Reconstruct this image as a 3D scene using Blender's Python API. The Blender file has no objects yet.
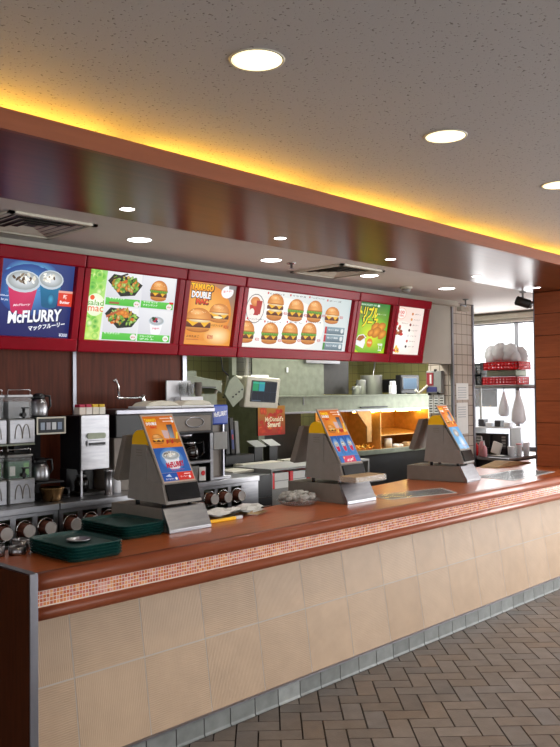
import bpy, bmesh, math, random
from mathutils import Vector, Matrix
random.seed(7)
C = bpy.context.scene.collection
PI = math.pi
sin, cos = math.sin, math.cos

# ------------------------------------------------------------------ camera
H = 1.6175
YAW, PIT, ROL, FPX = .8047, .0247, -.0109, 798.97
fw = Vector((sin(YAW)*cos(PIT), cos(YAW)*cos(PIT), sin(PIT)))
rt = Vector((cos(YAW), -sin(YAW), 0)); up = rt.cross(fw)
R = rt*cos(ROL)+up*sin(ROL); U = -rt*sin(ROL)+up*cos(ROL)
cam = bpy.data.cameras.new('camera'); co = bpy.data.objects.new('camera', cam); C.objects.link(co)
m = Matrix((R, U, -fw)).transposed().to_4x4(); m.translation = (0, 0, H); co.matrix_world = m
cam.sensor_width = 36; cam.sensor_fit = 'AUTO'; cam.lens = 36*FPX/747; cam.clip_end = 200; cam.clip_start = .05
bpy.context.scene.camera = co
vs = bpy.context.scene.view_settings
vs.view_transform = 'Standard'; vs.look = 'None'; vs.gamma = 1; vs.use_curve_mapping = False; vs.exposure = 0

# ------------------------------------------------------------------ materials
def lin(c):
    if isinstance(c, str):
        c = c.lstrip('#'); c = tuple(int(c[i:i+2], 16) for i in (0, 2, 4))
    return tuple(((v/255)/12.92 if v/255 <= .04045 else ((v/255+.055)/1.055)**2.4) for v in c[:3])
def mat(name, col, rough=.5, metal=0, spec=.5, emit=None, es=0, noise=0, nscale=20, stretch=(1, 1, 1), bump=0, bscale=60, coat=0, trans=0, attr=False, ior=1.45):
    M_ = bpy.data.materials.new(name); M_.use_nodes = True; n = M_.node_tree.nodes; l = M_.node_tree.links
    b = n['Principled BSDF']; c = lin(col)
    b.inputs['Base Color'].default_value = (*c, 1); b.inputs['Roughness'].default_value = rough; b.inputs['Metallic'].default_value = metal
    b.inputs['Coat Weight'].default_value = coat; b.inputs['Specular IOR Level'].default_value = spec; b.inputs['Coat Roughness'].default_value = .12; b.inputs['Transmission Weight'].default_value = trans
    b.inputs['IOR'].default_value = ior
    tc = n.new('ShaderNodeTexCoord'); mp = n.new('ShaderNodeMapping'); l.new(tc.outputs['Object'], mp.inputs[0]); mp.inputs['Scale'].default_value = stretch
    src = None
    if attr:
        a = n.new('ShaderNodeAttribute'); a.attribute_name = 'Col'; src = a.outputs['Color']
        if attr == 'emit':
            l.new(src, b.inputs['Emission Color']); b.inputs['Emission Strength'].default_value = es; b.inputs['Base Color'].default_value = (.02, .02, .02, 1); src = None
    if noise:
        nz = n.new('ShaderNodeTexNoise'); nz.inputs['Scale'].default_value = nscale; nz.inputs['Detail'].default_value = 6; l.new(mp.outputs[0], nz.inputs[0])
        mr = n.new('ShaderNodeMapRange'); l.new(nz.outputs[0], mr.inputs[0]); mr.inputs[1].default_value = .3; mr.inputs[2].default_value = .7
        mr.inputs[3].default_value = 1-noise; mr.inputs[4].default_value = 1+noise
        mx = n.new('ShaderNodeVectorMath'); mx.operation = 'SCALE'
        if src: l.new(src, mx.inputs[0])
        else: mx.inputs[0].default_value = c
        l.new(mr.outputs[0], mx.inputs['Scale']); src = mx.outputs[0]
    if src: l.new(src, b.inputs['Base Color'])
    if emit: b.inputs['Emission Color'].default_value = (*lin(emit), 1); b.inputs['Emission Strength'].default_value = es
    if bump:
        nb = n.new('ShaderNodeTexNoise'); nb.inputs['Scale'].default_value = bscale; nb.inputs['Detail'].default_value = 4; l.new(mp.outputs[0], nb.inputs[0])
        bp = n.new('ShaderNodeBump'); bp.inputs['Strength'].default_value = bump; bp.inputs['Distance'].default_value = .004; l.new(nb.outputs[0], bp.inputs['Height']); l.new(bp.outputs[0], b.inputs['Normal'])
    return M_
def glassy(name, col, alpha, rough=.05):
    M_ = bpy.data.materials.new(name); M_.use_nodes = True; n = M_.node_tree.nodes; l = M_.node_tree.links
    b = n['Principled BSDF']; b.inputs['Base Color'].default_value = (*lin(col), 1); b.inputs['Roughness'].default_value = rough; b.inputs['Alpha'].default_value = alpha
    b.inputs['Specular IOR Level'].default_value = .6
    return M_

def tilemat(name, c1, c2, grout, bw, bh, axes, mortar=.006, off=0, rough=.3, bump=.3):
    M_ = bpy.data.materials.new(name); M_.use_nodes = True; n = M_.node_tree.nodes; l = M_.node_tree.links
    b = n['Principled BSDF']; b.inputs['Roughness'].default_value = rough
    tc = n.new('ShaderNodeTexCoord'); sp = n.new('ShaderNodeSeparateXYZ'); cb = n.new('ShaderNodeCombineXYZ'); l.new(tc.outputs['Object'], sp.inputs[0])
    l.new(sp.outputs[axes[0]], cb.inputs[0]); l.new(sp.outputs[axes[1]], cb.inputs[1])
    br = n.new('ShaderNodeTexBrick'); l.new(cb.outputs[0], br.inputs[0]); br.offset = off
    br.inputs['Scale'].default_value = 1; br.inputs['Brick Width'].default_value = bw; br.inputs['Row Height'].default_value = bh; br.inputs['Mortar Size'].default_value = mortar/2
    br.inputs['Color1'].default_value = (*lin(c1), 1); br.inputs['Color2'].default_value = (*lin(c2), 1); br.inputs['Mortar'].default_value = (*lin(grout), 1); br.inputs['Mortar Smooth'].default_value = .1
    l.new(br.outputs[0], b.inputs['Base Color'])
    bp = n.new('ShaderNodeBump'); bp.invert = True; bp.inputs['Strength'].default_value = bump; bp.inputs['Distance'].default_value = .003; l.new(br.outputs[1], bp.inputs['Height']); l.new(bp.outputs[0], b.inputs['Normal'])
    return M_

MT = {}
MT['wood_wall'] = mat('brown laminate wall', '#5a2a1a', .5, spec=.2, noise=.3, nscale=9, stretch=(6, 6, .5))
MT['wood_col'] = mat('reddish laminate column', '#a2542e', .42, noise=.14, nscale=8, stretch=(.8, .8, 8))
MT['soffit'] = mat('satin brown soffit laminate', '#623218', .28, noise=.2, nscale=6, stretch=(.3, 6, 6), spec=.42)
MT['fascia'] = mat('brown fascia laminate', '#94563a', .4, noise=.08, nscale=8, stretch=(.4, 4, 4))
MT['counter_top'] = mat('terracotta laminate counter top', '#b45c2c', .28, noise=.12, nscale=12, stretch=(.6, 3, 3), coat=.12)
MT['bullnose'] = mat('terracotta edge profile', '#a05436', .36, noise=.08, nscale=12, stretch=(.5, 3, 3), coat=.2)
MT['dark_wood'] = mat('dark wood end panel', '#44200f', .5, spec=.2, noise=.2, nscale=10, stretch=(6, 6, .6))
MT['alu'] = mat('satin aluminium', '#8e8e96', .35, 1, noise=.08, nscale=30, stretch=(1, 1, .1))
MT['steel'] = mat('brushed stainless steel', '#9c9ca0', .32, 1, noise=.12, nscale=60, stretch=(.15, .15, 1))
MT['steel_dark'] = mat('dull stainless steel', '#767b6c', .42, .8, noise=.15, nscale=14)
MT['pot'] = mat('bright pot steel', '#c4c4c0', .35, .6)
MT['chrome'] = mat('chrome', '#d8d8d8', .1, 1)
MT['black'] = mat('black plastic', '#17171a', .4, noise=.1)
MT['black_gloss'] = mat('glossy black panel', '#0b0b0e', .12)
MT['dark_metal'] = mat('dark equipment metal', '#2c2a27', .45, .3, noise=.15)
MT['reg_grey'] = mat('warm grey register plastic', '#8e8882', .45, noise=.05, bump=.05, bscale=300)
MT['reg_dark'] = mat('dark grey register plastic', '#7c736a', .5, noise=.06)
MT['yellow'] = mat('yellow plastic', '#ffc414', .35, noise=.03)
MT['red_frame'] = mat('glossy dark red plastic', '#86041a', .28, noise=.05, spec=.15)
MT['white_pl'] = mat('white plastic', '#d4d4d8', .4, noise=.03)
MT['cream'] = mat('cream plastic', '#c9c4b4', .5, noise=.06)
MT['grey_pl'] = mat('grey plastic', '#8b8b88', .5, noise=.06)
MT['green_grey'] = mat('grey green painted metal', '#8f9680', .5, noise=.08)
MT['tray'] = mat('dark green tray plastic', '#12403c', .38, noise=.1, bump=.1, bscale=400)
MT['paper'] = mat('white paper', '#dcdcd8', .7, noise=.03)
MT['brown_paper'] = mat('brown kraft paper', '#b09168', .8, noise=.1)
MT['cup_brown'] = mat('brown cup paper', '#6a3a2a', .55, noise=.25, nscale=30)
MT['cup_white'] = mat('white cup bottom', '#d9d2cf', .6)
MT['red_pl'] = mat('red plastic', '#dc1c26', .35, noise=.05)
MT['pink'] = mat('pink plastic', '#c98c92', .45, noise=.05)
MT['blue'] = mat('blue plastic', '#2346a8', .4, noise=.05)
MT['print'] = mat('printed paper', '#ffffff', .45, attr=True, spec=.2)
MT['paint'] = mat('coloured pieces', '#ffffff', .5, attr=True, noise=.07, nscale=14, bump=.15, bscale=120)
MT['quarry'] = mat('brown quarry tiles', '#ffffff', .42, attr=True, noise=.14, nscale=12, bump=.25, bscale=80)
MT['mosaic'] = mat('orange glass mosaic', '#ffffff', .2, attr=True)
MT['grout_floor'] = mat('dark floor grout', '#332c28', .9)
MT['grout_white'] = mat('white mosaic grout', '#e6dcd0', .8)
MT['grout_tile'] = mat('pale tile grout', '#b4aba2', .85)
MT['toe'] = mat('grey skirting tiles', '#ffffff', .4, attr=True, noise=.15, nscale=18)
MT['backlit'] = mat('backlit print', '#050505', .5, attr='emit', es=1.08, spec=.15)
MT['wall_white'] = mat('painted off white wall', '#b9b4a8', .7, noise=.04, nscale=5)
MT['room_wall'] = mat('cream customer room wall', '#c9bfae', .7, noise=.04, nscale=5)
MT['ceil2'] = mat('smooth painted ceiling', '#d6cfc8', .6, noise=.03, nscale=4)
MT['lens'] = mat('lit lamp lens', '#ffffff', .4, emit='#ffeab0', es=1.8)
MT['lens_w'] = mat('lit white lamp lens', '#ffffff', .4, emit='#ffffff', es=9)
MT['tube'] = mat('warm tube lamp', '#ffffff', .4, emit='#ffc23c', es=36)
MT['heatlamp'] = mat('lit heat lamp', '#ffffff', .4, emit='#ffd070', es=32)
MT['clear'] = glassy('clear film', '#dfe2e4', .2, .15)
MT['pane'] = glassy('window glass', '#ffffff', .08, .02)
MT['film'] = mat('crumpled clear film', '#b4b1aa', .16, noise=.3, nscale=40, coat=.5, bump=1, bscale=60)
MT['bag'] = mat('white plastic bag', '#dcdde0', .4, noise=.06, trans=.15, bump=.4, bscale=30)
MT['coffee_glass'] = mat('coffee filled glass', '#120a08', .06, coat=.5)
MT['gold'] = mat('brassy metal', '#a8855a', .25, 1, noise=.15)
MT['amber_lit_steel'] = mat('warm lit steel', '#b98a4e', .35, .7, noise=.15)  # steel with the amber heat-lamp glow painted into its colour
MT['cartons'] = mat('pale carton', '#cfc6b8', .6, noise=.05)
MT['kitchen_tile'] = tilemat('yellow green kitchen tiles', '#9c9c6c', '#94935f', '#6b6a48', .11, .11, (0, 2), .006)
MT['kitchen_tile_y'] = tilemat('yellow green kitchen side tiles', '#9c9c6c', '#94935f', '#6b6a48', .11, .11, (1, 2), .006)
MT['pillar_tile'] = tilemat('cream pillar tiles', '#b8aca0', '#b0a498', '#6f655c', .105, .105, (0, 2), .008, rough=.2)
MT['pillar_tile_y'] = tilemat('cream pillar side tiles', '#b8aca0', '#b0a498', '#6f655c', .105, .105, (1, 2), .008, rough=.2)
MT['kfloor'] = tilemat('kitchen quarry floor', '#6d4436', '#643c30', '#3a2a24', .15, .15, (0, 1), .008)
MT['outside'] = mat('pale asphalt outside', '#b5b7b8', .9, noise=.08)

# speckled ceiling board
def ceiling_mat():
    M_ = mat('speckled acoustic ceiling', '#b3afae', .85); n = M_.node_tree.nodes; l = M_.node_tree.links; b = n['Principled BSDF']
    tc = n.new('ShaderNodeTexCoord')
    vo = n.new('ShaderNodeTexNoise'); vo.inputs['Scale'].default_value = 85; vo.inputs['Detail'].default_value = 2; l.new(tc.outputs['Object'], vo.inputs[0])
    mr = n.new('ShaderNodeMapRange'); l.new(vo.outputs[0], mr.inputs[0]); mr.inputs[1].default_value = .30; mr.inputs[2].default_value = .37
    mx = n.new('ShaderNodeMix'); mx.data_type = 'RGBA'; l.new(mr.outputs[0], mx.inputs[0])
    mx.inputs[6].default_value = (*lin('#766e6b'), 1); mx.inputs[7].default_value = (*lin('#b3afae'), 1)
    l.new(mx.outputs[2], b.inputs['Base Color'])
    bp = n.new('ShaderNodeBump'); bp.inputs['Strength'].default_value = .5; bp.inputs['Distance'].default_value = .003; l.new(mr.outputs[0], bp.inputs['Height']); l.new(bp.outputs[0], b.inputs['Normal'])
    return M_
MT['ceil1'] = ceiling_mat()
def ribbed(name, axis):
    M_ = mat(name, '#ffffff', .5, attr=True, noise=.06, nscale=9); n = M_.node_tree.nodes; l = M_.node_tree.links; b = n['Principled BSDF']
    tc = n.new('ShaderNodeTexCoord'); w = n.new('ShaderNodeTexWave'); l.new(tc.outputs['Object'], w.inputs[0]); w.bands_direction = axis
    w.inputs['Scale'].default_value = 34; w.inputs['Distortion'].default_value = .8; w.inputs['Detail'].default_value = 1
    bp = n.new('ShaderNodeBump'); bp.inputs['Strength'].default_value = .4; bp.inputs['Distance'].default_value = .0012; l.new(w.outputs[1], bp.inputs['Height']); l.new(bp.outputs[0], b.inputs['Normal'])
    return M_
MT['ribx'] = ribbed('beige tile with upright ribs', 'X'); MT['ribz'] = ribbed('beige tile with level ribs', 'Z')

# ------------------------------------------------------------------ mesh builder
class B:
    def __init__(s, M=None):
        s.bm = bmesh.new(); s.col = s.bm.loops.layers.float_color.new('Col'); s.M = M or Matrix(); s.mats = []; s.cur = 0; s.c = (1, 1, 1, 1)
    def use(s, k):
        if k not in s.mats: s.mats.append(k)
        s.cur = s.mats.index(k); return s
    def color(s, c): s.c = (*lin(c), 1); return s
    def _fin(s, faces, smooth=False):
        for f in faces:
            f.material_index = s.cur; f.smooth = smooth
            for lp in f.loops: lp[s.col] = s.c
        return s
    def v(s, p): return s.bm.verts.new(s.M @ Vector(p))
    def face(s, pts, smooth=False):
        f = s.bm.faces.new([s.v(p) for p in pts]); s._fin([f], smooth); return s
    def box(s, x0, x1, y0, y1, z0, z1, bev=0, seg=2):
        vs_ = [s.v((x, y, z)) for x in (x0, x1) for y in (y0, y1) for z in (z0, z1)]
        fs = [s.bm.faces.new([vs_[i] for i in q]) for q in ((0, 1, 3, 2), (4, 6, 7, 5), (0, 4, 5, 1), (2, 3, 7, 6), (0, 2, 6, 4), (1, 5, 7, 3))]
        if bev:
            ed = list({e for f in fs for e in f.edges})
            r = bmesh.ops.bevel(s.bm, geom=ed, offset=bev, segments=seg, affect='EDGES', profile=.5)
            fs = list({f for v_ in r['verts'] for f in v_.link_faces} | {f for f in fs if f.is_valid})
        return s._fin(fs)
    def prism(s, prof, a0, a1, axis='x', bev=0, smooth=False):
        # prof: list of 2-D points in the other two axes
        def P(a, q):
            return {'x': (a, q[0], q[1]), 'y': (q[0], a, q[1]), 'z': (q[0], q[1], a)}[axis]
        A = [s.v(P(a0, q)) for q in prof]; D = [s.v(P(a1, q)) for q in prof]; n = len(prof)
        fs = [s.bm.faces.new(A), s.bm.faces.new(D[::-1])]
        sd = [s.bm.faces.new([A[(i+1) % n], A[i], D[i], D[(i+1) % n]]) for i in range(n)]
        if bev:
            ed = list({e for f in fs+sd for e in f.edges})
            r = bmesh.ops.bevel(s.bm, geom=ed, offset=bev, segments=2, affect='EDGES', profile=.5)
            fs = list({f for v_ in r['verts'] for f in v_.link_faces} | {f for f in fs+sd if f.is_valid}); sd = []
        s._fin(fs); return s._fin(sd, smooth)
    def lathe(s, c, prof, n=20, axis='z', cap=True):
        rings = []
        for r_, h in prof:
            ring = []
            for i in range(n):
                a = 2*PI*i/n; u_, w_ = r_*cos(a), r_*sin(a)
                p = {'z': (u_, w_, h), 'y': (u_, h, w_), 'x': (h, u_, w_)}[axis]
                ring.append(s.v((c[0]+p[0], c[1]+p[1], c[2]+p[2])))
            rings.append(ring)
        fs = [s.bm.faces.new([a[i], a[(i+1) % n], b[(i+1) % n], b[i]]) for a, b in zip(rings, rings[1:]) for i in range(n)]
        s._fin(fs, True)
        if cap: s._fin([s.bm.faces.new(rings[0][::-1]), s.bm.faces.new(rings[-1])])
        return s
    def tube(s, pts, r, n=8):
        pts = [Vector(p) for p in pts]; rings = []
        for i, p in enumerate(pts):
            d = (pts[min(i+1, len(pts)-1)]-pts[max(i-1, 0)]).normalized()
            a = d.orthogonal().normalized(); 
            if rings: a = (prev-d*prev.dot(d)).normalized()
            prev = a; b = d.cross(a); rr = r[i] if isinstance(r, (list, tuple)) else r
            rings.append([s.v(p+(a*cos(2*PI*k/n)+b*sin(2*PI*k/n))*rr) for k in range(n)])
        fs = [s.bm.faces.new([a[i], a[(i+1) % n], b[(i+1) % n], b[i]]) for a, b in zip(rings, rings[1:]) for i in range(n)]
        s._fin(fs, True); return s._fin([s.bm.faces.new(rings[0][::-1]), s.bm.faces.new(rings[-1])])
    def blob(s, c, rx, ry, rz, n=12, k=7, jit=0):
        rings = []
        top = s.v((c[0], c[1], c[2]+rz)); bot = s.v((c[0], c[1], c[2]-rz))
        for j in range(1, k):
            t = PI*j/k; ring = []
            for i in range(n):
                a = 2*PI*i/n; q = 1+random.uniform(-jit, jit)
                ring.append(s.v((c[0]+rx*sin(t)*cos(a)*q, c[1]+ry*sin(t)*sin(a)*q, c[2]+rz*cos(t)*q)))
            rings.append(ring)
        fs = [s.bm.faces.new([a[i], b[i], b[(i+1) % n], a[(i+1) % n]]) for a, b in zip(rings, rings[1:]) for i in range(n)]
        fs += [s.bm.faces.new([top, rings[0][i], rings[0][(i+1) % n]]) for i in range(n)] + [s.bm.faces.new([bot, rings[-1][(i+1) % n], rings[-1][i]]) for i in range(n)]
        return s._fin(fs, jit == 0 or True)
    def mesh(s, name, org):
        bmesh.ops.recalc_face_normals(s.bm, faces=s.bm.faces) if not getattr(s, 'flat', False) else None
        bmesh.ops.translate(s.bm, verts=s.bm.verts, vec=-Vector(org))
        me = bpy.data.meshes.new(name); s.bm.to_mesh(me); s.bm.free()
        for k in s.mats: me.materials.append(MT[k])
        return me

def tag(o, label=None, cat=None, group=None, kind=None):
    if label: o['label'] = label
    if cat: o['category'] = cat
    if group: o['group'] = group
    if kind: o['kind'] = kind
    return o
def single(name, b, label=None, cat=None, group=None, kind=None, org=None):
    if org is None:
        xs = [v.co for v in b.bm.verts]; org = (sum(p.x for p in xs)/len(xs), sum(p.y for p in xs)/len(xs), min(p.z for p in xs))
        if kind == 'structure': org = (0, 0, 0)
    o = bpy.data.objects.new(name, b.mesh(name, org)); o.location = org; C.objects.link(o)
    return tag(o, label, cat, group, kind)
class Thing:
    def __init__(s, name, label, cat, loc, group=None, rz=0, kind=None):
        s.o = bpy.data.objects.new(name, None); s.o.empty_display_size = .05; C.objects.link(s.o); s.loc = Vector(loc); s.o.location = loc
        s.o.rotation_euler.z = rz; tag(s.o, label, cat, group, kind)
    def part(s, name, b, parent=None, label=None, kind=None):
        o = bpy.data.objects.new(name, b.mesh(name, s.loc)); C.objects.link(o); o.parent = parent or s.o
        if label: o['label'] = label
        if kind: o['kind'] = kind
        return o
def copy_tree(o, parent=None):
    c = o.copy(); C.objects.link(c); c.parent = parent
    for ch in list(o.children): copy_tree(ch, c)
    return c
def dup(t, loc, label=None, rz=None):
    c = copy_tree(t.o if isinstance(t, Thing) else t); c.location = loc
    if label: c['label'] = label
    if rz is not None: c.rotation_euler.z = rz
    return c
def bx(k, *a, **kw): return B().use(k).box(*a, **kw)
def struct(name, b): return single(name, b, kind='structure')

# ------------------------------------------------------------------ flat artwork (printed pictures)
_tc = {}
def text_geo(s, bold=0):
    key = (s, bold)
    if key in _tc: return _tc[key]
    cu = bpy.data.curves.new('t', 'FONT'); cu.body = s; cu.resolution_u = 2; cu.offset = bold; cu.fill_mode = 'FRONT'
    ob = bpy.data.objects.new('t', cu); C.objects.link(ob)
    dg = bpy.context.evaluated_depsgraph_get(); me = bpy.data.meshes.new_from_object(ob.evaluated_get(dg))
    vsx = [(v.co.x, v.co.y) for v in me.vertices]; fs = [tuple(p.vertices) for p in me.polygons]
    x0 = min(v[0] for v in vsx); x1 = max(v[0] for v in vsx); y0 = min(v[1] for v in vsx); y1 = max(v[1] for v in vsx)
    vsx = [((x-x0)/(x1-x0), (y-y0)/max(1e-6, y1-y0)) for x, y in vsx]
    bpy.data.objects.remove(ob); bpy.data.meshes.remove(me); bpy.data.curves.remove(cu)
    _tc[key] = (vsx, fs); return _tc[key]
class Art:
    def __init__(s, w, h, M, key='print', step=.00003):
        s.b = B(M).use(key); s.b.flat = True; s.w = w; s.h = h; s.z = 0; s.step = step
    def _p(s, x, y): return (min(1, max(0, x))*s.w, min(1, max(0, y))*s.h, s.z)
    def poly(s, pts, cols):
        s.z += s.step; f = s.b.bm.faces.new([s.b.v(s._p(*p)) for p in pts]); f.material_index = s.b.cur
        if isinstance(cols, str): cols = [cols]*len(pts)
        for lp, c in zip(f.loops, cols): lp[s.b.col] = (*lin(c), 1)
        return s
    def rect(s, x0, y0, x1, y1, c, c2=None):
        return s.poly([(x0, y0), (x1, y0), (x1, y1), (x0, y1)], c if c2 is None else [c, c, c2, c2])
    def ell(s, cx, cy, rx, ry, c, c2=None, a0=0, a1=2*PI, n=18, rot=0, jit=0):
        # fan from centre: c at centre, c2 at rim
        s.z += s.step; c2 = c2 or c; asp = s.w/s.h; ctr = s.b.v(s._p(cx, cy)); ring = []
        full = abs(a1-a0-2*PI) < 1e-3
        for i in range(n if full else n+1):
            a = a0+(a1-a0)*i/n; q = 1+random.uniform(-jit, jit); ex, ey = rx*cos(a)*q, ry*sin(a)*q
            X, Y = ex*cos(rot)-ey*sin(rot)/asp, ex*sin(rot)*asp+ey*cos(rot)
            ring.append(s.b.v(s._p(cx+X, cy+Y)))
        for i in range(n):
            f = s.b.bm.faces.new([ctr, ring[i], ring[(i+1) % len(ring)]]); f.material_index = s.b.cur
            for lp in f.loops: lp[s.b.col] = (*lin(c if lp.vert is ctr else c2), 1)
        return s
    def text(s, t, x0, y0, x1, y1, c, bold=.02, slant=0, warp=None, c2=None):
        vsx, fs = text_geo(t, bold); s.z += s.step; V = []
        for u, w in vsx:
            X = x0+(x1-x0)*u+slant*w; Y = y0+(y1-y0)*w
            if warp: X, Y = warp(X, Y, u, w)
            V.append((s.b.v(s._p(X, Y)), w))
        d = dict(V)
        for f_ in fs:
            try: f = s.b.bm.faces.new([V[i][0] for i in f_])
            except ValueError: continue
            f.material_index = s.b.cur
            for lp in f.loops:
                w = d[lp.vert]; a = lin(c); b_ = lin(c2 or c); lp[s.b.col] = (*[a[k]*w+b_[k]*(1-w) for k in range(3)], 1)
        return s
    def burger(s, cx, cy, w, h, layers=1, lett=True):
        # cx,cy centre of base; w,h overall
        y = cy
        s.ell(cx, y+h*.13, w*.45, h*.135, '#d98c3c', '#a85f22'); s.rect(cx-w*.46, y+h*.1, cx+w*.46, y+h*.2, '#c07830', '#d89048'); y += h*.2
        q_ = h*(.44 if layers == 1 else .28)
        for k in range(layers):
            s.poly([(cx-w*.49, y), (cx+w*.49, y), (cx+w*.5, y+q_*.3), (cx+w*.48, y+q_*.5), (cx-w*.48, y+q_*.5), (cx-w*.5, y+q_*.3)], ['#4a2412', '#4a2412', '#6e381c', '#7c4424', '#7c4424', '#6e381c'])
            s.poly([(cx-w*.46, y+q_*.6), (cx-w*.2, y+q_*.1), (cx+w*.05, y+q_*.55), (cx+w*.25, y+q_*.05), (cx+w*.46, y+q_*.6)], '#f2b52a')
            if lett:
                for q in range(9): s.ell(cx-w*.45+q*w*.112, y+q_*.65, w*.08, q_*.26, '#7fae3a', '#4c7f22', n=8, jit=.2)
            else: s.ell(cx+w*.05, y+q_*.66, w*.42, q_*.2, '#f6e8c0', '#d8b880', n=12)
            y += q_*.8
        s.ell(cx, y, w*.5, (cy+h-y), '#f4b468', '#c87830', a0=0, a1=PI)
        s.rect(cx-w*.5, y-h*.04, cx+w*.5, y+.002, '#a9591b', '#c87a30')
        s.ell(cx-w*.08, y+(cy+h-y)*.55, w*.26, (cy+h-y)*.28, '#f6c98a', '#e79a4c')
        for q in range(9): s.ell(cx+random.uniform(-.32, .32)*w, y+(cy+h-y)*random.uniform(.3, .8), w*.018, h*.012, '#fbe6b8', n=6)
        return s
    def cup(s, cx, cy, w, h, c, lid='#e8ecf2', swirl=True):
        s.poly([(cx-w*.32, cy), (cx+w*.32, cy), (cx+w*.48, cy+h*.72), (cx-w*.48, cy+h*.72)], c)
        s.ell(cx, cy, w*.32, h*.07, c if isinstance(c, str) else c[0]); s.ell(cx, cy+h*.76, w*.55, h*.28, '#8c98a4', '#c9d2da'); s.ell(cx, cy+h*.78, w*.49, h*.23, lid, '#9aa0a0')
        if swirl:
            for q in range(26):
                a = random.uniform(0, 2*PI); r_ = random.uniform(0, .85)
                s.ell(cx+w*.45*r_*cos(a), cy+h*.82+h*.16*r_*sin(a), w*.08, h*.035, random.choice(['#f4f2ea', '#ded8c8', '#5a4636', '#fbfaf4', '#8b7a66']), n=7, rot=random.uniform(0, 3), jit=.2)
        return s
    def glow(s, cx, cy, rx, ry, cin, cout): return s.ell(cx, cy, rx, ry, cin, cout, n=24)
    def done(s): return s.b

# ================================================================== SETTING
CEIL, LOW = 2.68, 2.524
XR = 8.48
# customer floor: herringbone quarry tiles at 45 degrees to the counter
b = B().use('grout_floor').face([(-4, -4.5, -.012), (XR, -4.5, -.012), (XR, 2.96, -.012), (-4, 2.96, -.012)])
Wb = .1055; q0, p0 = 1.007, 3.982; g = .0030; b.use('quarry')
def brick(i, j, hor):
    qa, qb = q0+i*Wb+g, q0+(i+(2 if hor else 1))*Wb-g; pa, pb = p0+j*Wb+g*.8, p0+(j+(1 if hor else 2))*Wb-g*.8
    cs = [((p+q)/2**.5, (p-q)/2**.5) for q, p in ((qa, pa), (qb, pa), (qb, pb), (qa, pb))]
    if any(c[0] > XR or c[0] < .3 or c[1] < -1.2 for c in cs) or all(c[1] > 2.90 for c in cs): return
    o_ = []; YM = 2.905
    for k in range(4):
        P_, Q_ = cs[k], cs[(k+1) % 4]
        if P_[1] <= YM: o_.append(P_)
        if (P_[1] <= YM) != (Q_[1] <= YM): f_ = (YM-P_[1])/(Q_[1]-P_[1]); o_.append((P_[0]+f_*(Q_[0]-P_[0]), YM))
    cs = o_
    if len(cs) < 3: return
    t = random.gauss(0, 5); w = random.gauss(0, 2)
    b.color((122+t+w, 111+t, 102+t-w)); nc = len(cs)
    cx = sum(c[0] for c in cs)/nc; cy = sum(c[1] for c in cs)/nc
    top = [b.v((c[0]+(cx-c[0])*.012, c[1]+(cy-c[1])*.012, 0)) for c in cs]; bot = [b.v((c[0], c[1], -.012)) for c in cs]
    fs = [b.bm.faces.new(top)]+[b.bm.faces.new([bot[k], bot[(k+1) % nc], top[(k+1) % nc], top[k]]) for k in range(nc)]
    b._fin(fs)
for i in range(-75, 85):
    for j in range(-75, 60):
        r_ = (i+j) % 4
        if r_ == 0: brick(i, j, True)
        elif r_ == 2: brick(i, j, False)
# tiles outside the detailed area share one plain sheet
b.color('#7a6f66')
for (x0, x1, y0, y1) in ((-4, .32, -4.5, 2.9), (.32, XR, -4.5, -1.15)): b.box(x0, x1, y0, y1, -.012, -.0005)
struct('floor', b)
struct('floor', B().use('kfloor').box(-4, XR, 3.0, 6.8, -.03, 0))
# ceilings
struct('ceiling', bx('ceil1', -4, XR, -4.5, 2.86, CEIL, CEIL+.05))
struct('ceiling', bx('ceil2', -4, XR, 3.41, 6.8, LOW, LOW+.05))
# dropped soffit: underside, fascia, cove trough
b = B().use('soffit').box(-4, XR, 2.529, 3.41, LOW-.004, LOW+.02); struct('trim_1', b)
b = B().use('fascia').box(-4, XR, 2.505, 2.529, LOW-.008, 2.587); struct('trim_2', b)
b = B().use('ceil2').box(-4, XR, 2.84, 2.86, LOW+.02, CEIL); struct('trim_3', b)
# cove lamps
tl = None
for k, x in enumerate([-.35+1.16*k for k in range(8)]):
    if tl is None:
        tl = Thing('cove_lamp', 'warm yellow tube lamp glowing in the ceiling cove', 'lamp', (x, 2.76, LOW+.02), 'warm tube lamps hidden in the ceiling cove')
        tl.part('lamp_holder', bx('white_pl', x, x+1.12, 2.74, 2.78, LOW+.02, LOW+.04))
        tl.part('tube', B().use('tube').lathe((x+.03, 2.76, LOW+.052), [(.01, 0), (.01, 1.03)], 10, 'x'))
    else: dup(tl, (x, 2.76, LOW+.02))
# walls of the customer room (behind and beside the photographer)
def wall_with_hole(name, key, axis, pos, a0, a1, h0, h1, z0, z1, th=.12, top=CEIL+.05):
    b = B().use(key)
    for (u0, u1, w0, w1) in ((a0, h0, 0, top), (h1, a1, 0, top), (h0, h1, 0, z0), (h0, h1, z1, top)):
        if u1-u0 < .001 or w1-w0 < .001: continue
        if axis == 'x': b.box(pos, pos+th, u0, u1, w0, w1)
        else: b.box(u0, u1, pos, pos+th, w0, w1)
    return struct(name, b)
wall_with_hole('wall_front', 'room_wall', 'y', -4.62, -4, XR, .5, 8.0, .5, 2.4)
wall_with_hole('wall_left', 'room_wall', 'x', -4.12, -4.62, 6.8, -3.3, 1.3, .45, 2.45)  # opening made for the added left-hand fill light
b = B().use('room_wall')   # right wall: a big front window and the service window behind the counter
for (y0, y1, z0, z1) in ((-4.5, -4.0, 0, CEIL+.05), (-4, 2.3, 0, .35), (-4, 2.3, 2.45, CEIL+.05), (2.3, 3.75, 0, CEIL+.05), (3.75, 5.35, 2.44, CEIL+.05), (3.75, 5.35, 0, .93), (5.35, 6.8, 0, CEIL+.05)):
    b.box(XR, XR+.12, y0, y1, z0, z1)
struct('wall_right', b)
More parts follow.
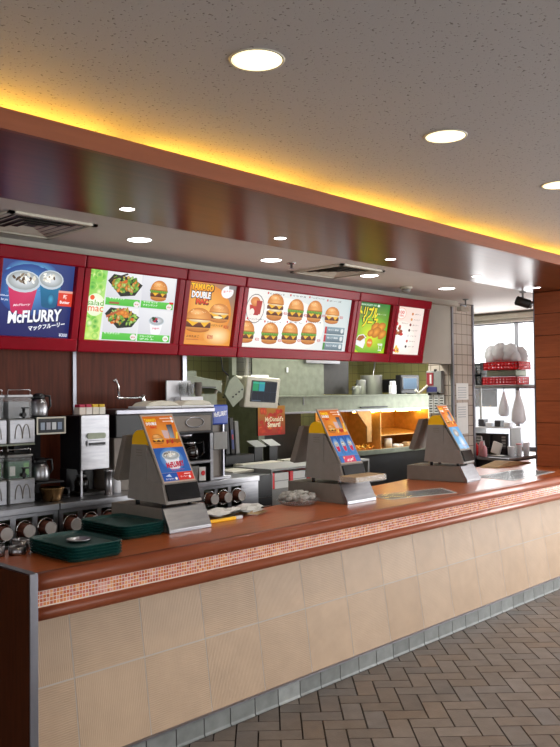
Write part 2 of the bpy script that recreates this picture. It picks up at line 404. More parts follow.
struct('wall_back', bx('kitchen_tile', -4, XR, 6.7, 6.8, 0, LOW))
# brown panelled wall behind the drinks station with metal joint strips
b = B().use('wood_wall').box(-4, 3.60, 4.42, 4.5, 0, 1.9)
b.use('alu')
for x in (1.85, 2.72): b.box(x-.012, x+.012, 4.405, 4.425, 0, 1.9)
b.box(3.59, 3.625, 4.405, 4.51, 1.041, 1.9)
struct('wall_panel', b)
# bulkhead that carries the menu boards
struct('wall_header', bx('wall_white', -4, 7.06, 4.36, 4.5, 1.895, LOW))
b = B().use('wall_white').box(-4, 7.06, 4.28, 4.36, 2.478, LOW); struct('trim_4', b)
# tiled pillar
b = B().use('pillar_tile'); b.face([(7.06, 4.36, 0), (7.46, 4.36, 0), (7.46, 4.36, LOW), (7.06, 4.36, LOW)])
b.face([(7.46, 4.65, 0), (7.06, 4.65, 0), (7.06, 4.65, LOW), (7.46, 4.65, LOW)])
b.use('pillar_tile_y'); b.face([(7.06, 4.65, 0), (7.06, 4.36, 0), (7.06, 4.36, LOW), (7.06, 4.65, LOW)]); b.face([(7.46, 4.36, 0), (7.46, 4.65, 0), (7.46, 4.65, LOW), (7.46, 4.36, LOW)])
b.use('alu'); 
for x in (7.052, 7.455): b.box(x-.012, x+.016, 4.345, 4.372, 0, LOW)
struct('wall_pillar', b)
# reddish wood clad column standing on the counter
b = B().use('wood_col'); zz = .92
n_ = 8; hgt = (LOW-.004-.92)/n_
for k in range(n_):
    b.box(6.95, 7.42, 2.95, 3.42, .92+k*hgt+.003, .92+(k+1)*hgt-.003)
b.use('dark_wood').box(6.956, 7.41, 2.956, 3.414, .92, LOW-.004)
b.use('alu').box(6.946, 6.956, 3.413, 3.425, .92, LOW-.004)
struct('wall_column', b)

# windows
def window(name, axis, pos, a0, a1, z0, z1, mull, rails=()):
    t = Thing(name, None, None, (pos, a0, z0) if axis == 'x' else (a0, pos, z0), kind='structure')
    def bb(B_, u0, u1, w0, w1, t0=.02, t1=.08):
        if axis == 'x': B_.box(pos+t0, pos+t1, u0, u1, w0, w1, bev=.004)
        else: B_.box(u0, u1, pos+t0, pos+t1, w0, w1, bev=.004)
    b = B().use('alu')
    bb(b, a0, a0+.05, z0, z1); bb(b, a1-.05, a1, z0, z1); bb(b, a0, a1, z0, z0+.05); bb(b, a0, a1, z1-.05, z1)
    for m_ in mull: bb(b, m_-.025, m_+.025, z0, z1)
    for r_ in rails: bb(b, a0, a1, r_-.02, r_+.02)
    t.part('window_frame', b)
    b = B().use('pane'); bb(b, a0+.04, a1-.04, z0+.04, z1-.04, .045, .05); t.part('pane', b)
    return t
w1 = window('window_1', 'x', XR, 3.75, 5.35, .93, 2.44, (4.40,), (1.66,))
window('window_2', 'x', XR, -4, 2.3, .35, 2.45, (-1.9, .2))
window('added_window_left', 'x', -4.12, -3.3, 1.3, .45, 2.45, (-1.0,))  # invented window, added so light reaches the left-facing register sides
window('window_3', 'y', -4.62, .5, 8.0, .5, 2.4, (3.0, 5.5))
# blind rail above the service window
t = Thing('blind_rail', 'cream roller blind rail above the bright service window', 'blind', (8.42, 4.55, 2.44))
t.part('rail', bx('cream', 8.38, 8.475, 3.8, 5.3, 2.445, 2.50, bev=.008)); t.part('rolled_blind', B().use('wall_white').lathe((8.43, 3.82, 2.425), [(.022, 0), (.022, 1.46)], 12, 'y'))
t.part('pull_cord', B().use('paper').tube([(8.40, 4.40, 2.42), (8.40, 4.40, 2.16)], .003))
# outside, seen through the service window
single('pavement', bx('outside', XR+.2, 40, -25, 30, -.15, -.05), 'pale paved yard outside the windows', 'pavement')

# ================================================================== COUNTER
CX1 = XR-.02
t = Thing('service_counter', 'long service counter with terracotta top, mosaic band and beige tiled front', 'counter', (1.56, 2.9, 0))
back = [(1.563, 3.42), (3.1, 3.43), (6.0, 3.80), (CX1, 3.80)]
b = B().use('counter_top')
poly = [(1.563, 2.885)]+back+[(CX1, 2.885)]
b.prism(poly, .885, .92, 'z'); t.part('counter_top', b)
def nose(z0, z1):
    out = [(2.90, z1)]; zc = (z0+z1)/2; r_ = (z1-z0)/2
    for k in range(9):
        a = PI/2-PI*k/8; out.append((2.868-.032*cos(a)*1.0, zc+r_*sin(a)))
    return out+[(2.90, z0)]
b = B().use('bullnose').prism(nose(.853, .9205), 1.563, CX1, 'x', smooth=True); t.part('upper_edge', b)
b = B().use('bullnose').prism([(2.90, .792)]+[(2.868-.028*cos(PI/2-PI*k/8), .7645+.0275*sin(PI/2-PI*k/8)) for k in range(9)]+[(3.03, .733), (3.03, .792)], 1.563, CX1, 'x', smooth=True); t.part('lower_edge', b)
# mosaic band
b = B().use('grout_white').box(1.563, CX1, 2.866, 2.90, .790, .855); b.use('mosaic')
pal = ['#c8703e', '#d88a55', '#c06440', '#e0a070', '#cc7462', '#b45c40', '#d99a8c', '#cc7a3a', '#c47a72']
x = 1.565; s_ = .0148
while x < CX1-.01:
    for r_ in range(4):
        b.color(random.choice(pal)); z = .7945+r_*s_
        b.box(x, x+s_-.0028, 2.8652, 2.867, z, z+s_-.0028)
    x += s_
t.part('mosaic_band', b)
b = B().use('grout_white').box(1.563, CX1, 2.860, 2.868, .789, .7925).box(1.563, CX1, 2.860, 2.868, .8545, .857)
t.part('metal_strip', b)
# sloped tiled front
def py(z):   # y of tiled front at height z
    return 2.9216+(z-.094)*(2.9701-2.9216)/(.435-.094) if z < .435 else 2.9701+(z-.435)*(3.0114-2.9701)/(.694-.435)
b = B().use('grout_tile').prism([(py(.09)+.0008, .09), (py(.435)+.0008, .435), (py(.735)+.0008, .735), (py(.735)+.03, .735), (py(.09)+.03, .09)], 1.563, CX1, 'x')
tx0 = 1.826
for i in range(-1, 19):
    for (r_, z0, z1) in ((0, .1, .432), (1, .438, .735)):
        xa, xb = max(1.563, tx0+i*.36+.0025), min(CX1, tx0+(i+1)*.36-.0025)
        if xb <= xa: continue
        b.use('ribx' if (i+r_) % 2 == 0 else 'ribz'); t_ = random.gauss(0, 2)
        b.color((177+t_, 150+t_, 123+t_))
        b.face([(xa, py(z0), z0), (xb, py(z0), z0), (xb, py(z1), z1), (xa, py(z1), z1)])
t.part('tiled_front', b)
b = B().use('alu').box(1.563, CX1, 2.905, 2.935, .092, .1); t.part('metal_strip', b)
b = B().use('grout_floor').box(1.563, CX1, 2.916, 2.95, 0, .093); b.use('toe')
for k in range(-11, 29):
    xa = 3.3235+.1675*k+.003; xb = xa+.1615
    if xa < 1.563 or xb > CX1: continue
    t_ = random.gauss(0, 5); b.color((124+t_, 127+t_, 125+t_))
    b.prism([(2.914, .09), (2.912, .014), (2.909, .006), (2.904, .002), (2.93, .002), (2.93, .09)], xa, xb, 'x')
t.part('skirting_tiles', b)
b = B().use('dark_wood').box(1.532, 1.563, 2.805, 3.6, 0, .936); ep = t.part('end_panel', b)
b = B().use('alu').box(1.530, 1.565, 2.798, 2.806, 0, .94, bev=.002).box(1.530, 1.565, 2.80, 3.6, .934, .941, bev=.002); t.part('panel_edging', b, ep)
b = B().use('dark_metal').box(1.563, CX1, 3.30, 3.34, 0, .885); t.part('rear_panel', b)

# ================================================================== CEILING FITTINGS
def downlight(name, x, y, z, r_, lens, label, group):
    t = Thing(name, label, 'light', (x, y, z), group)
    t.part('trim_ring', B().use('cream').lathe((x, y, z), [(r_*.98, -.001), (r_*1.0, -.003), (r_*1.07, -.003), (r_*1.09, 0)], 28, cap=False))
    t.part('lens', B().use(lens).lathe((x, y, z), [(r_*.98, -.002), (r_*.9, -.0035)], 28))
    return t
gl = 'recessed lights in the speckled ceiling'
d1 = downlight('ceiling_light', 1.773, 1.793, CEIL, .083, 'lens', 'large round recessed light in the speckled ceiling, nearest the camera', gl)
dup(d1, (2.865, 1.785, CEIL), 'round recessed light in the speckled ceiling, second along the row')
dup(d1, (3.97, 1.80, CEIL), 'round recessed light in the speckled ceiling at the right edge of the photo')
for p in ((.6, 1.79), (5.1, 1.8), (6.2, 1.8), (2.9, .2), (5.1, .2), (2.9, -1.6), (5.1, -1.6)): pass
gs = 'small spotlights in the brown soffit'
pos = [(2.27, 3.2), (3.34, 3.2), (4.42, 3.2), (5.585, 3.22), (6.60, 3.22)]
lb = ['small round spotlight in the brown soffit, leftmost of its row', 'small round spotlight in the brown soffit, second from the left', 'small round spotlight in the brown soffit, middle of five', 'small round spotlight in the brown soffit, second from the wood column', 'small round spotlight in the brown soffit touching the wood column']
s1 = downlight('soffit_spotlight', *pos[0], LOW-.004, .036, 'lens_w', lb[0], gs)
for p, l_ in zip(pos[1:], lb[1:]): dup(s1, (*p, LOW-.004), l_)
gw = 'round lights in the lowered ceiling above the menu boards'
pos = [(2.787, 3.81), (3.864, 3.79), (4.947, 3.785), (6.077, 3.80)]
lb = ['round white ceiling light above the green salad menu board', 'round white ceiling light above the large hamburger menu board', 'round white ceiling light between the right air vent and the smoke detector', 'round white ceiling light beside the tiled pillar']
s1 = downlight('service_ceiling_light', *pos[0], LOW, .07, 'lens_w', lb[0], gw)
for p, l_ in zip(pos[1:], lb[1:]): dup(s1, (*p, LOW), l_)
def vent(x, y, label, w=.25):
    t = Thing('air_vent', label, 'vent', (x, y, LOW), 'square air vents in the lowered ceiling')
    b = B().use('cream')
    for r_ in (w,):
        for (a0, a1, b0, b1) in ((-r_, r_, -r_, -r_+.03), (-r_, r_, r_-.03, r_), (-r_, -r_+.03, -r_, r_), (r_-.03, r_, -r_, r_)): b.box(x+a0, x+a1, y+b0, y+b1, LOW-.012, LOW)
    t.part('vent_frame', b)
    t.part('duct_opening', bx('dark_metal', x-w+.03, x+w-.03, y-w+.03, y+w-.03, LOW-.003, LOW-.001))
    for k in range(4):
        r_ = w-.055-k*.048; b = B().use('cream'); h = .026
        A = [(x-r_, y-r_), (x+r_, y-r_), (x+r_, y+r_), (x-r_, y+r_)]; q = r_-.022; D = [(x-q, y-q), (x+q, y-q), (x+q, y+q), (x-q, y+q)]
        for i in range(4):
            j = (i+1) % 4; b.face([(*A[i], LOW-.010), (*A[j], LOW-.010), (*D[j], LOW-.003), (*D[i], LOW-.003)]); b.face([(*A[i], LOW-.008), (*A[j], LOW-.008), (*D[j], LOW-.001), (*D[i], LOW-.001)])
        t.part('louvre', b)
    return t
vent(2.13, 3.87, 'square louvred air vent in the ceiling above the blue dessert menu board')
vent(4.58, 3.80, 'square louvred air vent in the ceiling above the large hamburger menu board')
t = Thing('smoke_detector', 'small round smoke detector on the ceiling near the right menu boards', 'smoke detector', (5.725, 3.985, LOW))
t.part('base', B().use('cream').lathe((5.725, 3.985, LOW), [(.055, 0), (.055, -.012), (.05, -.018)], 20)); t.part('sensor', B().use('grey_pl').lathe((5.725, 3.985, LOW-.018), [(.04, 0), (.036, -.022), (.02, -.03)], 20))
t = Thing('fire_sprinkler', 'small metal sprinkler head under the ceiling left of the right air vent', 'sprinkler', (4.06, 3.785, LOW))
t.part('flange', B().use('chrome').lathe((4.06, 3.785, LOW), [(.035, 0), (.03, -.006)], 16)); t.part('head', B().use('steel').lathe((4.06, 3.785, LOW-.006), [(.008, 0), (.008, -.03), (.018, -.032), (.018, -.035)], 12))
# cameras
t = Thing('security_camera', 'small dark camera hanging from the soffit edge beside the wood column', 'camera', (6.80, 3.45, LOW))
t.part('mount', B().use('grey_pl').lathe((6.80, 3.45, LOW), [(.03, 0), (.03, -.01), (.009, -.015), (.009, -.06)], 14))
b = B(Matrix.Translation((6.80, 3.45, LOW-.10)) @ Matrix.Rotation(.5, 4, 'Z') @ Matrix.Rotation(.35, 4, 'X')).use('dark_metal').lathe((0, 0, 0), [(.03, -.07), (.042, -.06), (.042, .06), (.028, .07)], 18, 'y'); bd = t.part('body', b)
b = B(Matrix.Translation((6.80, 3.45, LOW-.10)) @ Matrix.Rotation(.5, 4, 'Z') @ Matrix.Rotation(.35, 4, 'X')).use('steel').lathe((0, 0, 0), [(.033, -.09), (.035, -.068)], 18, 'y'); t.part('lens_ring', b, bd)
t = Thing('ceiling_camera', 'slim grey camera bracket under the ceiling in front of the tiled pillar', 'camera', (6.93, 4.12, LOW))
t.part('mount', B().use('grey_pl').lathe((6.93, 4.12, LOW), [(.03, 0), (.03, -.008), (.008, -.012), (.008, -.07)], 12))
t.part('arm', B().use('alu').tube([(6.93, 4.12, LOW-.07), (6.84, 4.12, LOW-.06), (6.82, 4.12, LOW-.10)], .007)); t.part('body', bx('cream', 6.80, 6.94, 4.085, 4.145, LOW-.125, LOW-.08, bev=.008))

# ================================================================== MENU BOARDS
TY, TZ, BY, BZ = 4.10, 2.452, 4.215, 1.879
HB = math.hypot(TY-BY, TZ-BZ)
Vv = Vector((0, TY-BY, TZ-BZ)).normalized(); Uu = Vector((1, 0, 0)); Nn = Uu.cross(Vv)
def board(x0, x1, label, art=None, dark='#20284a'):
    Mx = Matrix((Uu, Vv, Nn)).transposed().to_4x4(); Mx.translation = (x0, BY, BZ); w = x1-x0
    t = Thing('menu_board', label, 'menu board', (x0, BY+.02, BZ), 'backlit menu boards above the counter')
    b = B(Mx).use('red_frame'); gq = .003
    b.box(gq, w-gq, HB-.078, HB, -.06, .008, bev=.01, seg=3); b.box(gq, w-gq, 0, .076, -.06, .0, bev=.008, seg=3)
    b.box(gq, .045, .07, HB-.07, -.06, -.006, bev=.004); b.box(w-.048, w-gq, .07, HB-.07, -.06, -.006, bev=.004)
    t.part('frame', b)
    t.part('light_box', B(Mx).use('dark_metal').box(gq, w-gq, .01, HB-.01, -.13, -.045))
    Ma = Mx @ Matrix.Translation((.047, .074, -.040)); A = Art(w-.096, HB-.15, Ma, 'backlit')
    if art: art(A)
    else: A.rect(0, 0, 1, 1, dark)
    t.part('poster', A.done())
    return t
def art1(A):   # blue ice cream poster
    A.poly([(0, 0), (1, 0), (1, 1), (0, 1)], ['#1c1c5c', '#20225e', '#34447c', '#3a4c86'])
    A.glow(.42, .86, .34, .16, '#7fd4ee', '#3a5596'); A.glow(.40, .62, .42, .34, '#5aa0d8', '#2c4488')
    for k in range(14): A.ell(random.uniform(.1, .8), random.uniform(.45, .98), .05, .012, '#6fb8e4', '#34589c', rot=random.uniform(-.8, .8), n=8)
    A.cup(.68, .43, .32, .46, ['#1d5a80', '#1d5a80', '#2a7aa4', '#2a7aa4']); A.ell(.7, .52, .05, .08, '#4aa8d0', '#1d5a80')
    A.cup(.31, .33, .42, .52, ['#c42a5a', '#b02250', '#d84a70', '#d03a66']); A.text('McFlurry', .2, .38, .42, .42, '#f8d8e4', slant=.01, warp=lambda x, y, u, w: (x, y+.03*u))
    A.rect(.80, .44, 1.0, .65, '#d8402c'); A.rect(.80, .62, 1.0, .65, '#e8a898'); A.text('新', .87, .54, .93, .60, '#ffe8e0'); A.text('Butter', .83, .475, .97, .515, '#ffffff')
    A.text('300kcal', .02, .515, .13, .535, '#dfe8ff'); A.text('for you', .04, .45, .13, .49, '#dfe8ff')
    arc = lambda x, y, u, w: (x, y+.075*u)
    A.text('McFLURRY', .155, .145, .885, .33, '#10133c', .05, warp=arc); A.text('McFLURRY', .15, .16, .87, .325, '#f4f6fb', .035, warp=arc)
    A.text('マックフルーリー', .43, .075, .93, .145, '#f4f6fb', .04, warp=lambda x, y, u, w: (x, y+.09*u))
    A.text('¥300', .86, .02, .98, .07, '#dde2f0')
def salad(A, cx, cy, w, h):
    A.poly([(cx-w*.5, cy+h*.15), (cx-w*.1, cy-h*.4), (cx+w*.32, cy-h*.32), (cx+w*.52, cy+h*.1), (cx+w*.2, cy+h*.35), (cx-w*.35, cy+h*.42)], '#20241c')
    for q in range(70):
        a = random.uniform(0, 2*PI); r_ = random.uniform(0, 1)**.6
        A.ell(cx+w*.4*r_*cos(a), cy+h*.05+h*.33*r_*sin(a), w*random.uniform(.04, .09), h*random.uniform(.04, .08), random.choice(['#8cc048', '#5e9a30', '#b8d86c', '#4a7c28', '#e88c34', '#d86a24', '#c8dc90', '#f0a850']), random.choice(['#4e8028', '#78a83c', '#c86020']), n=7, rot=random.uniform(0, 3), jit=.3)
def art2(A):   # salad poster
    A.rect(0, 0, 1, 1, '#e8e8ea', '#dcdce2'); A.poly([(0, 0), (.18, 0), (.2, 1), (0, 1)], ['#b8e04c', '#d4ec88', '#9ad878', '#6cc050'])
    for q in range(34): A.ell(random.uniform(.02, .16), random.choice([random.uniform(.04, .32), random.uniform(.68, .97)]), .035, .05, random.choice(['#58b838', '#d8f088', '#8cd04c', '#f0f8c0', '#3ca03c']), random.choice(['#90d058', '#b4e070']), n=10)
    A.glow(.1, .5, .1, .16, '#fafcf0', '#e8f4c8')
    A.ell(.065, .6, .024, .034, '#e85a28'); A.text('salad', .015, .49, .19, .57, '#7cb83c', .01, c2='#4c9c34'); A.text('mac', .03, .405, .19, .475, '#e86a3c', .01)
    for (x0, y0, x1, y1) in ((.205, .515, .585, 1), (.6, .515, .985, 1), (.205, .015, .585, .49), (.6, .015, .985, .49)):
        A.poly([(x0, y0), (x1, y0), (x1, y1), (x0, y1)], ['#cfcfd6', '#dadadf', '#eeeeee', '#e4e4ea']); A.rect(x0, y0, x1, y0+.105, '#4cb83c', '#64c850')
    salad(A, .4, .80, .38, .38); salad(A, .4, .33, .38, .36)
    for q in range(7): A.ell(.34+.1*random.random(), .36+.07*random.random(), .035, .035, '#f0a040', '#c86c20', n=8)
    A.poly([(.23, .86), (.42, .97), (.41, .99), (.22, .88)], '#3c2c24'); A.poly([(.23, .33), (.42, .47), (.41, .49), (.22, .36)], '#b85c34')
    A.burger(.79, .63, .2, .31); A.cup(.80, .14, .17, .25, '#f4f4f6', '#e8e8f0', False)
    for q in range(8): A.ell(.80+random.uniform(-.05, .05), .34+random.uniform(-.03, .04), .018, .018, random.choice(['#30244c', '#b83048', '#204018']), n=7)
    A.text('yogurt', .755, .2, .845, .235, '#d84a6a')
    for (x, y, s) in ((.235, .6, 'サラダマック'), (.62, .59, 'サラダ サンド'), (.62, .545, 'チキンサンド'), (.22, .095, 'サラダマック'), (.62, .075, 'フルーツヨー'), (.62, .035, 'グルト')): A.text(s, x, y, x+.17, y+.03, '#f4fff0')
    A.ell(.545, .555, .035, .045, '#f8f4f0', '#e8e0dc'); A.ell(.545, .07, .035, .045, '#f8f4f0', '#e8e0dc'); A.ell(.93, .555, .035, .045, '#f4e8e4'); A.ell(.93, .07, .035, .045, '#dff4dc', '#f4f4f0')
    for (x, y) in ((.545, .55), (.545, .065), (.93, .55), (.93, .065)): A.text('¥390', x-.022, y-.01, x+.022, y+.015, '#c03030')
    A.rect(.93, .6, .98, .63, '#d82c28'); A.rect(.24, .535, .35, .565, '#a0603c')
def art3(A):   # orange double burger poster
    A.poly([(0, 0), (1, 0), (1, 1), (0, 1)], ['#e89a3c', '#e8983c', '#7c7474', '#e88a2c']); A.glow(.4, .52, .55, .45, '#fbc060', '#e08a30'); A.glow(.72, .16, .3, .16, '#fce8b0', '#e89a3c')
    for (s, y0, y1, x0, x1, c, c2) in (('TAMAGO', .86, .97, .07, .53, '#ffd428', '#f09018'), ('DOUBLE', .74, .85, .10, .48, '#ffffff', '#e0e0e8'), ('MAC', .65, .735, .2, .44, '#f0602c', '#c82818')):
        A.text(s, x0-.012, y0-.014, x1+.018, y1+.008, '#2a1a14', .09); A.text(s, x0, y0, x1, y1, c, .05, c2=c2)
    A.ell(.82, .88, .13, .1, '#ffffff', '#f4f0f0', rot=.2); A.text('旨すぎ!', .735, .865, .9, .9, '#d83040', warp=lambda x, y, u, w: (x, y+.02*u))
    A.burger(.70, .375, .42, .31, 1, False); A.ell(.68, .46, .1, .02, '#fff0c0')
    A.burger(.29, .20, .52, .39, 1, False)
    A.text('えびフィレオ', .56, .31, .8, .345, '#5a2410'); A.text('メガたまご', .08, .115, .34, .15, '#4a2010'); A.text('¥250', .82, .285, .93, .34, '#b83020'); A.text('¥290', .5, .10, .62, .17, '#c02820')
    A.rect(.09, .075, .33, .09, '#c87030'); A.rect(.84, .93, .99, .99, '#8c8484')
def art4(A):   # the wide hamburger range
    A.poly([(0, 0), (1, 0), (1, 1), (0, 1)], ['#f2efe8', '#e0e4e4', '#c8d4d4', '#f4f0ea']); A.glow(.35, .4, .4, .5, '#ffffff', '#f2efe8')
    A.ell(.095, .66, .077, .25, '#3a3438'); A.ell(.095, .66, .073, .238, '#f6ece4'); A.poly([(.055, .55), (.125, .55), (.135, .72), (.045, .72)], ['#b02028', '#a01820', '#c84038', '#c04030'])
    A.ell(.09, .78, .04, .08, '#f0a060', '#c87838'); A.poly([(.105, .57), (.14, .57), (.15, .8), (.1, .8)], '#b03830'); A.ell(.07, .6, .02, .06, '#f4e8dc')
    for (x, y, hh, l_) in ((.265, .48, .47, 2), (.455, .50, .40, 1), (.635, .51, .40, 1), (.815, .51, .32, 1), (.035, .07, .38, 1), (.245, .07, .38, 1), (.425, .09, .38, 1), (.605, .10, .40, 1)):
        A.burger(x, y, .145, hh, l_, l_ == 1 and x < .7)
    for (x, y, s) in ((.20, .93, 'ビッグマック'), (.40, .935, 'てりやき'), (.58, .94, 'フィレオフィッシュ'), (.76, .92, 'チーズ'), (.05, .47, 'ハンバーガー'), (.20, .44, 'ダブルチーズ'), (.40, .465, 'チキン'), (.58, .50, 'エビフィレオ')):
        A.rect(x-.02, y, x-.008, y+.035, '#c82830'); A.text(s, x, y, x+.13, y+.028, '#5a5050')
    for (x, y) in ((.34, .6), (.53, .6), (.71, .62), (.89, .62), (.32, .12), (.5, .14), (.69, .16), (.12, .12)): A.text('¥250', x, y, x+.035, y+.05, '#c83038')
    for k in range(3):
        y = .02+.15*k; A.rect(.755, y, .96, y+.135, '#5c6e78', '#8ea2ac'); A.rect(.755, y, .775, y+.135, ['#4a8c3c', '#c03038', '#c03038'][k]); A.text('セット ¥500', .79, y+.06, .9, y+.1, '#e8eef0'); A.ell(.935, y+.07, .016, .045, '#d8dcdc')
def art5(A):   # green nuggets sauce poster
    A.poly([(0, 0), (1, 0), (1, 1), (0, 1)], ['#c8dc20', '#a8d020', '#2c7c38', '#1c5c34']); A.glow(.5, .35, .6, .4, '#e4ec30', '#6cb030')
    A.text('McNUGGETS 100', .1, .93, .55, .965, '#d0f0d0'); A.ell(.63, .945, .04, .025, '#e8f4e8')
    for (s, x0, y0, x1, y1) in (('トリプル', .05, .68, .62, .92), ('ソース', .17, .50, .66, .70)):
        A.text(s, x0-.01, y0-.012, x1+.012, y1+.01, '#2a2410', .10); A.text(s, x0, y0, x1, y1, '#f8e028', .045, slant=.03)
    for (x, y, r_) in ((.62, .52, .14), (.8, .52, .15), (.66, .42, .16), (.86, .38, .14), (.5, .40, .11)): A.ell(x, y, r_, r_*.62, '#f0a83c', '#b86818', jit=.08, rot=.4)
    A.poly([(.08, .15), (.32, .08), (.36, .2), (.33, .3), (.08, .26)], '#f0f0ec'); A.poly([(.08, .26), (.16, .34), (.38, .34), (.36, .28), (.2, .24)], '#8c4c20'); A.poly([(.06, .24), (.2, .21), (.38, .30), (.28, .37), (.14, .34)], ['#e8e8e0', '#d8d8d0', '#e8e8e0', '#e0e0d8', '#f0f0ec']); A.poly([(.09, .25), (.2, .225), (.34, .30), (.27, .345), (.15, .325)], '#a86424')
    A.ell(.5, .2, .09, .09, '#f09028', '#e07818'); A.text('¥100', .44, .185, .56, .225, '#fff0c0'); A.text('5コ', .8, .04, .9, .18, '#f8f8f0'); A.text('¥270', .76, .16, .92, .2, '#f8f8f0')
    A.text('特製ソース付', .62, .77, .9, .795, '#cfe8b0')
def art6(A):   # pale sides and drinks list
    A.poly([(0, 0), (1, 0), (1, 1), (0, 1)], ['#f6ece0', '#f4e8e0', '#f0dcd4', '#f4d8c8']); A.glow(.3, .3, .5, .4, '#ffffff', '#f6ece0')
    A.ell(.2, .85, .17, .12, '#e8a890'); A.ell(.2, .85, .155, .108, '#fbeee6'); A.text('100', .1, .84, .3, .91, '#d84838'); A.text('YEN', .12, .785, .28, .825, '#d84838')
    A.ell(.09, .63, .05, .04, '#d83830', '#c82828'); 
    for q in range(16): A.ell(.18+random.uniform(-.12, .14), .49+random.uniform(-.08, .09), .05, .035, random.choice(['#7c3c20', '#9c5028', '#b06838', '#c83830']), n=7, jit=.2)
    for q in range(10): A.ell(.14+random.uniform(-.1, .12), .10+random.uniform(-.05, .06), .04, .03, random.choice(['#d8383c', '#f0c040', '#a02848', '#e8e4e0']), n=7, jit=.2)
    A.text('プライス メニュー', .25, .64, .48, .665, '#803828')
    for k, c in enumerate(['#c87838', '#d89048', '#7c2c28', '#402820', '#e0e0e0', '#c04030', '#383030']):
        y = .86-.115*k; A.ell(.6-.015*k, y, .035, .03, c, n=10); A.text(random.choice(['ポテト', 'コーヒー', 'シェイク', 'コーラ']), .68-.015*k, y-.012, .9-.015*k, y+.015, '#6a5850')
board(1.40, 2.06, 'red framed menu board at the far left, cut by the photo edge')
board(2.06, 2.62, 'backlit menu board with blue ice cream cups poster, second board from left', art1)
board(2.62, 3.392, 'backlit menu board with green salad pictures in four cells', art2)
board(3.392, 3.932, 'backlit menu board with orange double burger poster', art3)
board(3.932, 5.236, 'wide backlit menu board showing eight hamburgers on white', art4)
board(5.236, 5.78, 'backlit menu board with green and yellow nuggets poster', art5)
board(5.78, 6.308, 'backlit menu board with pale poster, rightmost of the row', art6)

# ================================================================== REGISTERS
def poster_a(A):
    A.rect(0, 0, 1, 1, '#b8a494'); A.rect(.03, .5, .97, .975, '#e8862c', '#d87020'); A.glow(.5, .7, .4, .2, '#f4a848', '#e07c28')
    A.text('TAMAGO', .06, .89, .42, .94, '#ffd428', .05); A.text('DOUBLE', .08, .84, .4, .885, '#ffffff', .05); A.text('MAC', .18, .79, .38, .83, '#d83820', .05)
    A.rect(.55, .93, .85, .945, '#f8d8c0'); A.rect(.62, .885, .88, .9, '#f8d8c0'); A.ell(.92, .937, .04, .02, '#ffffff'); A.ell(.92, .89, .04, .02, '#ffffff')
    A.burger(.28, .56, .34, .15, 1, False); A.poly([(.5, .64), (.64, .63), (.68, .75), (.48, .76)], '#d8b8b8'); A.poly([(.68, .64), (.82, .63), (.86, .84), (.68, .84)], ['#a8b0bc', '#8890a0', '#30303c', '#484858'])
    for k in range(6): A.poly([(.5+.08*k, .55+.02*(k % 2)), (.58+.08*k, .57), (.6+.07*k, .62), (.52+.07*k, .61)], random.choice(['#f8cc60', '#c03828', '#a86020']))
    A.poly([(.84, .62), (.9, .62), (.97, .72), (.92, .73)], '#f8d048')
def poster_1(A):
    poster_a(A); A.rect(.03, .14, .97, .5, '#3468b8', '#2c5cac'); A.glow(.5, .33, .36, .17, '#b8dcf4', '#3c78c4'); A.cup(.5, .2, .5, .24, ['#e8e8f4', '#e8e8f4', '#f4f4fa', '#f4f4fa'])
    A.text('McFLURRY', .26, .2, .82, .28, '#c82848', .05, warp=lambda x, y, u, w: (x, y+.02*u)); A.text('マックフルーリー', .36, .155, .76, .19, '#e04868')
    A.rect(.03, .02, .49, .135, '#2858b0'); A.rect(.49, .02, .97, .135, '#d83830'); A.text('カフェオレ', .1, .04, .36, .06, '#ffffff'); A.text('コーヒー', .56, .06, .8, .08, '#ffffff'); A.poly([(.12, .09), (.3, .075), (.26, .12)], '#c8dcf4'); A.ell(.42, .05, .035, .02, '#ffffff'); A.ell(.85, .06, .035, .02, '#ffffff'); A.rect(.7, .1, .9, .112, '#ffd8d0')
def poster_2(A):
    poster_a(A)
    for k in range(3):
        x = .03+.313*k; A.rect(x, .14, x+.31, .5, '#4c88cc', '#2c5cac'); A.glow(x+.155, .32, .13, .14, '#c8e4f8', '#4480c8'); A.cup(x+.155, .23, .18, .16, ['#e8e4ec', '#c8304c', '#f4f4fa', '#d86888'][k % 3 and 1] if k == 1 else '#c83050')
    A.rect(.03, .02, .97, .135, '#4878c0'); A.rect(.2, .02, .75, .13, '#d85070'); 
    for k in range(10): A.ell(.25+.05*k, .075+random.uniform(-.03, .03), .025, .02, random.choice(['#f8f0f0', '#f0b0c0', '#d83850', '#f0d880']), n=7)
def poster_3(A):
    poster_a(A); A.rect(.03, .02, .97, .5, '#7cb8e4', '#5ca0d8'); A.glow(.45, .38, .3, .12, '#c8bcb0', '#6cb0e0'); A.ell(.45, .36, .22, .08, '#e0dcd8', '#988c84'); A.glow(.6, .15, .25, .15, '#f4f4fa', '#8cc0e8'); A.rect(.1, .04, .4, .12, '#9cc8ec'); A.text('アイス', .5, .06, .9, .1, '#d86880')
